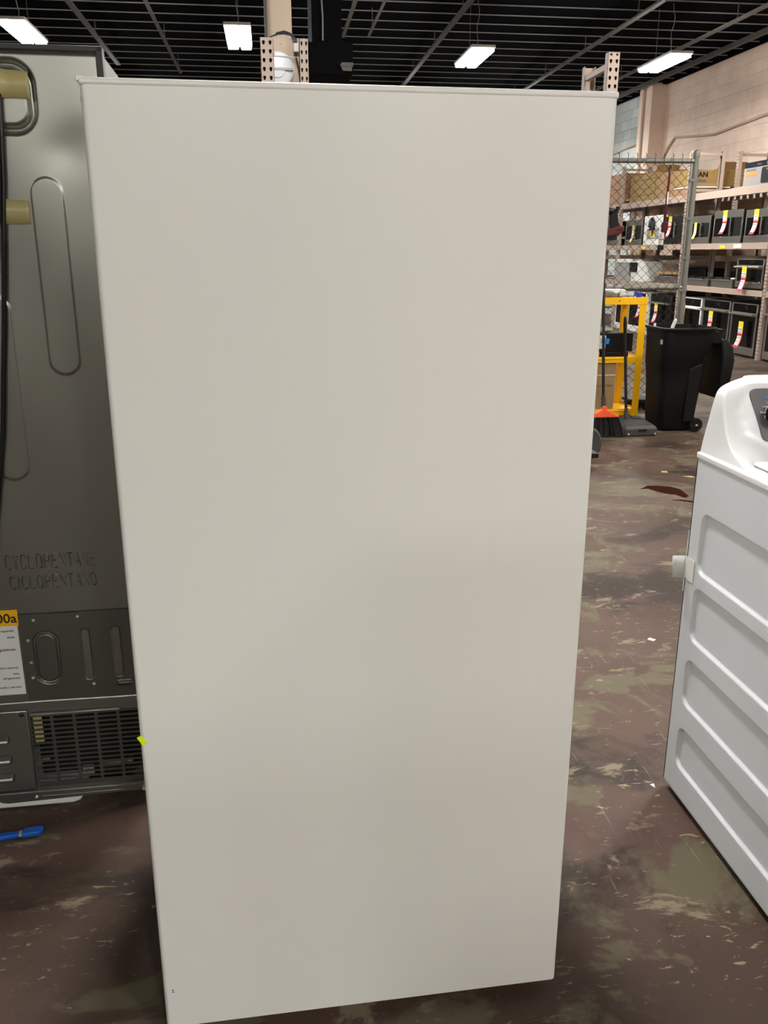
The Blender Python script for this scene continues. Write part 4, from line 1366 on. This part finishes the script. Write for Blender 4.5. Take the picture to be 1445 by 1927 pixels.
lump('cloth_bundle', 'dark grey crumpled bundle on the stand top beside the freezer', 'bundle', (3.08, 7.78, ZC), 0.09, 0.08, 0.035, M['greycloth'], 1)
lump('plastic_bag', 'crumpled clear plastic bag on the stand top', 'bag', (3.235, 7.80, ZC), 0.075, 0.09, 0.032, M['bag'], 7, 0.35)
db = thing('duster_brush', 'blue bristly duster on the right end of the stand top', 'duster', (3.345, 7.74, ZC))
b = MB().sphere((0, 0, 0.028), 0.024, 10)
random.seed(9)
for k in range(60):
    d_ = Vector((random.gauss(0, 1), random.gauss(0, 1), random.gauss(0.15, 0.8))).normalized()
    c_ = Vector((0, 0, 0.028))
    tip = c_ + d_ * 0.042
    tip.z = max(0.001, tip.z)
    b.cyl(c_ + d_ * 0.02, tip, 0.005, 0.002, n=5)
b.build('bristle_head', M['duster'], db)
MB().cyl((-0.02, 0, 0.02), (-0.045, -0.03, 0.008), 0.006, n=8).build('handle_tip', M['paper'], db)
o = MB().box((2.80, 7.86, ZC), (3.27, 8.02, ZC + 0.075)).build('foam_slab', M['paper'], bevel=0.006)
tag(o, 'pale flat foam slab at the back of the stand top', 'slab')
for k, (x, y_) in enumerate(((3.11, 7.70), (3.19, 7.675), (3.25, 7.69))):
    o_ = MB().box((-0.018, -0.012, 0), (0.02, 0.012, 0.016)).build('paper_wad', M['paper'], bevel=0.005)
    o_.location = (x, y_ - 0.015, ZC + (0.05 if k == 0 else 0.0))
    o_.rotation_euler = (0.0, 0.0, 0.5 * k - 0.3)
    tag(o_, ('white scrap resting on the dark grey bundle', 'white scrap in front of the bundle on the stand top', 'white scrap beside the clear bag on the stand top')[k], 'scrap')
ZM = 0.536
bb = thing('black_device', 'flat black device with taped paper sheet on the middle shelf of the stand', 'device', (3.02, 7.70, ZM))
MB().box((-0.36, 0.0, 0.055), (0.295, 0.06, 0.225)).build('body', M['black'], bb, bevel=0.006)
MB().box((-0.30, -0.01, 0.0), (-0.03, 0.05, 0.05)).build('tray', M['greyen'], bb, bevel=0.008)
MB().box((0.0, 0.0, 0.0), (0.26, 0.06, 0.052)).build('stand_foot', M['black'], bb, bevel=0.006)
pp = MB().box((-0.20, -0.004, 0.085), (0.03, -0.001, 0.205)).build('paper_sheet', M['paper'], bb)
b = MB()
for k in range(7):
    b.box((-0.06, -0.0055, 0.095 + 0.014 * k), (0.02, -0.0045, 0.098 + 0.014 * k))
b.box((-0.085, -0.0055, 0.09), (-0.068, -0.0045, 0.195))
b.build('print_lines', M['ink_grey'], pp)
b = MB()
b.X = Matrix.Translation((0.025, -0.007, 0.155)) @ Matrix.Rotation(R(10), 4, 'Y')
b.box((-0.035, -0.001, -0.024), (0.038, 0.001, 0.024))
b.build('blue_tape', M['bluetape'], pp)
lump('plastic_bag', 'clear bag heap lying on the black device', 'bag', (3.03, 7.74, ZM + 0.226), 0.09, 0.05, 0.03, M['bag'], 12, 0.3)
lump('blue_cloth', 'teal blue rag on the clear bag above the black device', 'rag', (2.985, 7.735, ZM + 0.286), 0.045, 0.035, 0.02, M['bluetape'], 15, 0.3)
o = MB().cyl((2.86, 7.9, ZM + 0.37), (3.01, 7.9, ZM + 0.372), 0.022, n=14).cyl((3.01, 7.9, ZM + 0.372), (3.035, 7.9, ZM + 0.375), 0.014, 0.02, n=14).build('clear_bottle', M['paper'], smooth=True)
tag(o, 'white tube lying behind the teal rag on the stand', 'bottle')
o = MB().box((2.82, 7.86, ZM), (3.06, 7.98, ZM + 0.347)).build('cardboard_box', M['greyen'], bevel=0.004)
tag(o, 'grey box behind the black device on the stand', 'box')
# battery carton on the bottom shelf
cbx = thing('cardboard_box', 'tall cardboard battery carton on the lowest shelf of the yellow stand', 'box', (2.90, 7.65, 0.053))
MB().box((-0.26, 0.0, 0.0), (0.25, 0.36, 0.44)).build('carton', M['card'], cbx, bevel=0.005)
MB().box((-0.26, -0.0015, 0.328), (0.25, 0.0005, 0.333)).build('flap_seam', M['freezer_trim'], cbx)
text('carton_print', 'DEEP CYCLE BATTERY', 0.026, M['ink'], cbx, (0.232, -0.0015, 0.222), align='RIGHT', sx=1.0)
text('carton_print', 'battery', 0.02, M['ink'], cbx, (0.05, -0.0015, 0.275), align='RIGHT')
b = MB()
b.tube([(0.0, -0.001, 0.17), (0.13, -0.001, 0.17), (0.145, -0.001, 0.155), (0.145, -0.001, 0.03), (0.0, -0.001, 0.03)], 0.0012, 4)
b.tube([(0.03, -0.001, 0.172), (0.04, -0.001, 0.185), (0.10, -0.001, 0.185), (0.11, -0.001, 0.172)], 0.0012, 4)
b.build('carton_print', M['ink_grey'], cbx)

# ------------------------------------------------------------------ wheeled black bin with open lid
bn = thing('wheeled_bin', 'big black wheeled rubbish bin, its lid hanging open', 'bin', (3.40, 6.92, 0))


def loop(x0, x1, y0, y1, z, r, n=5, zs=(0, 0)):
    p_ = rrect(x0, x1, y0, y1, r, n)
    out = []
    for a_, c_ in p_:
        k = (a_ - x0) / (x1 - x0)
        out.append((a_, c_, z + zs[0] * (1 - k) + zs[1] * k))
    return out


def loft(loops, close_bottom=True, close_top=False):
    n = len(loops[0])
    vs = [p_ for l in loops for p_ in l]
    fs = []
    for j in range(len(loops) - 1):
        for i in range(n):
            a_, c_ = j * n + i, j * n + (i + 1) % n
            fs.append((a_, c_, c_ + n, a_ + n))
    if close_bottom:
        fs.append(tuple(range(n))[::-1])
    if close_top:
        fs.append(tuple(range(len(vs) - n, len(vs))))
    return vs, fs


lps = [loop(-0.12, 0.16, -0.035, 0.28, 0.012, 0.05), loop(-0.145, 0.175, -0.06, 0.30, 0.05, 0.07), loop(-0.165, 0.205, -0.08, 0.315, 0.40, 0.08),
       loop(-0.178, 0.232, -0.092, 0.325, 0.60, 0.085, zs=(-0.06, 0.06)), loop(-0.183, 0.237, -0.100, 0.327, 0.612, 0.085, zs=(-0.06, 0.06)),
       loop(-0.19, 0.27, -0.11, 0.335, 0.80, 0.09), loop(-0.193, 0.275, -0.113, 0.34, 0.845, 0.09), loop(-0.205, 0.29, -0.125, 0.35, 0.858, 0.095),
       loop(-0.205, 0.29, -0.125, 0.35, 0.872, 0.095), loop(-0.18, 0.265, -0.10, 0.325, 0.875, 0.08), loop(-0.165, 0.24, -0.085, 0.31, 0.60, 0.08), loop(-0.12, 0.15, -0.03, 0.27, 0.04, 0.05)]
vs, fs = loft(lps)
b = MB()
b.add(vs, fs)
fs_last = tuple(range(len(vs) - len(lps[0]), len(vs)))
b.add([vs[i] for i in fs_last], [tuple(range(len(fs_last)))])
b.build('tub', M['bin'], bn, smooth=True, angle=40)
# recessed side rib
MB().prism([(0.04, 0.09), (0.135, 0.09), (0.165, 0.58), (0.06, 0.54)], -0.094, -0.06, 'y').build('side_rib', M['bin'], bn, bevel=0.008)
b = MB().box((0.25, -0.06, 0.74), (0.33, 0.30, 0.84)).cyl((0.33, -0.06, 0.845), (0.33, 0.30, 0.845), 0.016, n=12)
b.build('handle', M['bin'], bn, bevel=0.006)
for y_ in (-0.085, 0.27):
    w_ = MB().lathe([(0.055, 0.0), (0.060, 0.008), (0.060, 0.042), (0.055, 0.05)], (0.165, y_ - 0.01, 0.061), (0, 1, 0), 28).build('wheel', M['black'], bn, smooth=True)
    b = MB()
    for a_ in range(5):
        an = R(72 * a_)
        b.box((0.165 - 0.004, y_ - 0.014, 0.061 - 0.004), (0.165 + 0.004, y_ - 0.01, 0.061 + 0.004))
        b.cyl((0.165 + 0.012 * math.cos(an), y_ - 0.012, 0.061 + 0.012 * math.sin(an)), (0.165 + 0.042 * math.cos(an), y_ - 0.012, 0.061 + 0.042 * math.sin(an)), 0.005, n=6)
    b.build('spoke', M['bin'], w_)
    MB().cyl((0.165, y_ - 0.02, 0.061), (0.165, y_ - 0.008, 0.061), 0.008, n=10).build('hub_cap', M['screw'], w_)
# lid hanging behind
b = MB()
lp_ = [loop(0.345, 0.40, -0.06, 0.31, 0.28, 0.02, 4), loop(0.335, 0.43, -0.09, 0.34, 0.33, 0.03, 4), loop(0.34, 0.455, -0.10, 0.35, 0.60, 0.03, 4), loop(0.335, 0.44, -0.08, 0.33, 0.71, 0.03, 4), loop(0.33, 0.39, -0.06, 0.30, 0.77, 0.02, 4)]
vs, fs = loft(lp_, True, True)
b.add(vs, fs)
ld = b.build('lid', M['bin'], bn, smooth=True, angle=45)
MB().prism(rrect(-0.05, -0.02, 0.74, 0.778, 0.004), -0.192, -0.183, 'x').build('sticker', M['greyen'], bn)
o = MB().lathe([(0.012, 0), (0.016, 0.03), (0.014, 0.09), (0.002, 0.1)], (3.44, 7.20, 0.83), (0.25, -0.2, 1), 10).build('paper_wad', M['paper'], smooth=True)
tag(o, 'white scrap sticking up at the back rim of the black bin', 'scrap')
o = MB().box((3.262, 7.16, 0.83), (3.28, 7.18, 0.89)).build('paper_wad', M['paper'], bevel=0.005)
tag(o, 'small white scrap at the left inside rim of the black bin', 'scrap')

# ------------------------------------------------------------------ broom, lobby dustpan, tyre
br = thing('broom', 'black bristled broom with orange head leaning by the stand', 'broom', (2.74, 6.74, 0))
b = MB()
random.seed(3)
for k in range(90):
    s = k / 89
    x0 = -0.13 + 0.21 * s
    x1 = -0.14 + 0.28 * s
    y0 = random.uniform(-0.02, 0.02)
    b.tube([(x0, y0, 0.175 - 0.02 * s * 0), (x0 * 0.5 + x1 * 0.5 + 0.006, y0 - 0.006, 0.09), (x1, y0 * 2 - 0.012, 0.004)], 0.0055, 4)
b.build('bristles', M['bristle'], br)
b = MB()
b.prism([(-0.145, 0.165), (0.09, 0.165), (0.085, 0.178), (-0.02, 0.23), (-0.03, 0.262), (-0.06, 0.262), (-0.065, 0.23), (-0.145, 0.19)], -0.026, 0.026, 'y')
b.build('head', M['broom_orange'], br, bevel=0.008)
MB().cyl((-0.045, 0, 0.25), (-0.05, 0.01, 0.34), 0.021, 0.017, n=12).build('collar', M['dustpan'], br, smooth=True)
MB().cyl((-0.05, 0.01, 0.33), (-0.09, 0.10, 1.35), 0.012, n=12).build('handle', M['cord'], br, smooth=True)
dp = thing('lobby_dustpan', 'upright black dustpan with long handle standing before the stand', 'dustpan', (3.03, 6.72, 0))
b = MB()
b.prism([(-0.17, 0.085), (0.10, 0.105), (0.13, 0.10), (0.14, 0.0), (-0.12, 0.0), (-0.17, 0.0)], 0.0, 0.02, 'y')
vs, fs = loft([[(-0.135, 0.0, 0.002), (0.135, 0.0, 0.002), (0.10, 0.26, 0.002), (-0.13, 0.26, 0.002)], [(-0.14, -0.004, 0.06), (0.14, -0.004, 0.06), (0.10, 0.26, 0.10), (-0.13, 0.26, 0.10)],
               [(-0.12, 0.015, 0.085), (0.125, 0.015, 0.085), (0.09, 0.25, 0.125), (-0.12, 0.25, 0.125)]], True, True)
b = MB()
b.add(vs, fs)
pan = b.build('pan', M['dustpan'], dp, bevel=0.008, seg=3)
MB().prism(rrect(-0.03, 0.045, 0.045, 0.062, 0.008), -0.012, 0.0, 'y').build('grip_slot', M['black'], pan, bevel=0.002)
for x in (-0.11, 0.12):
    MB().sphere((x, -0.006, 0.02), 0.008, 8).build('rivet', M['screw'], pan)
b = MB().tube([(-0.17, 0.1, 0.122), (-0.12, 0.1, 0.14), (-0.085, 0.1, 0.17), (-0.05, 0.1, 0.14), (0.06, 0.1, 0.128)], 0.008, 8)
b.cyl((-0.10, 0.1, 0.13), (-0.104, 0.1, 0.22), 0.022, 0.015, n=12)
b.build('yoke', M['dustpan'], dp, smooth=True)
MB().cyl((-0.104, 0.1, 0.2), (-0.165, 0.12, 0.90), 0.012, n=12).build('handle', M['cord'], dp, smooth=True)
MB().lathe([(0.014, 0), (0.015, 0.08), (0.013, 0.12), (0.004, 0.135)], (-0.16, 0.12, 0.84), (-0.06, 0.02, 1), 12).build('grip', M['black'], dp, smooth=True)
ty = thing('hand_truck', 'low cart with grey rubber wheel peeking out beside the freezer bottom', 'cart', (2.262, 5.98, 0))
for x_, y_ in ((0.0, 0.0), (-0.02, -0.34)):
    MB().lathe([(0.085, -0.03), (0.115, -0.036), (0.125, -0.02), (0.127, 0.0), (0.125, 0.02), (0.115, 0.036), (0.085, 0.03)] if y_ == 0 else [(0.07, -0.02), (0.11, -0.025), (0.127, 0.0), (0.11, 0.025), (0.07, 0.02)], (x_ if y_ == 0 else -0.45, y_ if y_ == 0 else -0.06, 0.127), (0.2, 1, 0), 32).build('tire', M['tire'], ty, smooth=True)
    MB().lathe([(0.09, -0.02), (0.03, -0.03), (0.02, -0.035), (0.02, 0.035), (0.03, 0.03), (0.09, 0.02)], (x_ if y_ == 0 else -0.45, y_ if y_ == 0 else -0.06, 0.127), (0.2, 1, 0), 24).build('rim', M['black'], ty, smooth=True)
MB().box((-0.60, -0.55, 0.14), (-0.10, -0.06, 0.17)).box((-0.12, -0.08, 0.12), (0.01, -0.045, 0.15)).build('platform', M['black'], ty)
MB().tube([(-0.55, -0.5, 0.15), (-0.55, -0.5, 0.6), (-0.55, -0.1, 0.6), (-0.55, -0.1, 0.15)], 0.014, 8).build('push_handle', M['steel'], ty)
MB().cyl((-0.45, -0.5, 0.0), (-0.45, -0.5, 0.145), 0.02, n=10).build('rest_leg', M['black'], ty)

# low black dolly behind the dustpan, at the fence foot
dy = thing('floor_dolly', 'low black dolly with castors at the foot of the fence', 'dolly', (3.50, 7.86, 0))
MB().box((-0.10, 0.0, 0.085), (0.12, 0.22, 0.115)).build('deck', M['black'], dy, bevel=0.008)
for x in (-0.05, 0.08):
    for y_ in (0.04, 0.18):
        MB().lathe([(0.034, -0.014), (0.04, -0.008), (0.04, 0.008), (0.034, 0.014)], (x, y_, 0.041), (0, 1, 0), 16).build('castor', M['black'], dy, smooth=True)
        MB().box((x - 0.006, y_ - 0.018, 0.04), (x + 0.006, y_ - 0.015, 0.088)).build('castor_fork', M['black'], dy)

# ------------------------------------------------------------------ small things on the floor
bp = thing('plastic_wedge', 'bright blue plastic scraper lying on the floor below the refrigerator', 'scraper', (-0.70, 2.02, 0), R(7))
b = MB()
b.prism(rounded([(0.0, -0.014), (0.048, -0.014), (0.056, 0.014), (0.006, 0.014)], [0.004, 0.008, 0.012, 0.004], 4), 0.003, 0.016, 'z')
b.build('blade', M['blue'], bp, bevel=0.003)
MB().box((-0.008, -0.008, 0.003), (0.002, 0.009, 0.013)).build('ferrule', M['bag'], bp, bevel=0.002)
MB().prism([(-0.13, -0.010), (-0.007, -0.008), (-0.007, 0.009), (-0.13, 0.012)], 0.001, 0.013, 'z').build('handle', M['blue'], bp, bevel=0.003)


def scrap(label, x, y_, pts, m=M['paper'], z=0.002):
    b = MB()
    n = len(pts)
    b.prism(pts, 0.0006, z, 'z')
    o_ = b.build('paper_scrap', m)
    o_.location = (x, y_, 0)
    return tag(o_, label, 'scrap')


scrap('white diamond-shaped paper scrap on the bare floor left of the washer', 1.45, 2.95, [(-0.017, 0.002), (0.0, -0.016), (0.016, -0.004), (-0.002, 0.016)])
scrap('pale paper scrap on the floor, left one of two before the puddle', 2.69, 5.53, [(-0.028, -0.018), (0.016, -0.024), (0.024, 0.02), (-0.012, 0.025)], M['tape'])
scrap('pale paper scrap on the floor, right one of two near the washer', 2.80, 5.38, [(-0.04, 0.016), (0.0, -0.024), (0.034, -0.018), (0.026, 0.022)], M['tape'])
scrap('tiny white chip on the floor close to the freezer base', 1.04, 2.02, [(-0.006, 0.006), (0.002, -0.012), (0.007, 0.008)])
o = MB().prism([(-0.19, 0.13), (-0.12, 0.17), (-0.02, 0.16), (0.10, 0.13), (0.16, 0.06), (0.15, 0.0), (0.13, -0.10), (0.06, -0.14), (0.02, -0.06), (-0.06, -0.03), (-0.12, 0.03), (-0.16, 0.10), (-0.25, 0.10)], 0.0002, 0.0016, 'z').build('puddle', M['puddle'])
o.location = (2.49, 5.02, 0)
o.scale = (0.62, 1.0, 1)
tag(o, 'dark wet patch on the floor between freezer and washer', 'puddle')
o = MB().prism([(-0.11, 0.10), (-0.02, 0.09), (0.05, 0.03), (0.13, -0.02), (0.19, -0.11), (0.10, -0.07), (0.03, -0.01), (-0.04, 0.05)], 0.0002, 0.0016, 'z').build('puddle', M['puddle'])
o.location = (2.50, 4.79, 0)
o.scale = (0.7, 0.6, 1)
tag(o, 'narrow dark wet streak just in front of the larger wet patch', 'puddle')

# ------------------------------------------------------------------ unseen refrigerators added to shade the freezer and near floor
def shade_fridge(label, x, y_, w, h, m):
    t = thing('refrigerator', label, 'refrigerator', (x, y_, 0))  # added light blocker, built as a refrigerator out of view
    MB().box((-w / 2, -0.70, 0.03), (w / 2, -0.07, h)).build('cabinet', m, t, bevel=0.006)
    for z0, z1 in ((0.06, h * 0.36), (h * 0.37, h)):
        d_ = MB().box((-w / 2, -0.062, z0), (w / 2, 0.0, z1)).build('door', m, t, bevel=0.01)
        MB().box((-w / 2 + 0.04, 0.0, z1 - 0.30), (-w / 2 + 0.065, 0.045, z1 - 0.04)).build('door_handle', M['steel'], d_, bevel=0.006)
    for fx in (-w / 2 + 0.06, w / 2 - 0.06):
        MB().cyl((fx, -0.12, 0), (fx, -0.12, 0.032), 0.02, n=10).build('foot', M['black'], t)
        MB().cyl((fx, -0.62, 0), (fx, -0.62, 0.032), 0.02, n=10).build('foot', M['black'], t)


shade_fridge('grey two-door refrigerator added unseen behind the camera to shade the white freezer', -0.15, -1.1, 0.78, 1.70, M['side_grey'])
shade_fridge('white two-door refrigerator added unseen behind the camera to shade the near floor', 1.15, -1.1, 0.80, 1.70, M['white'])
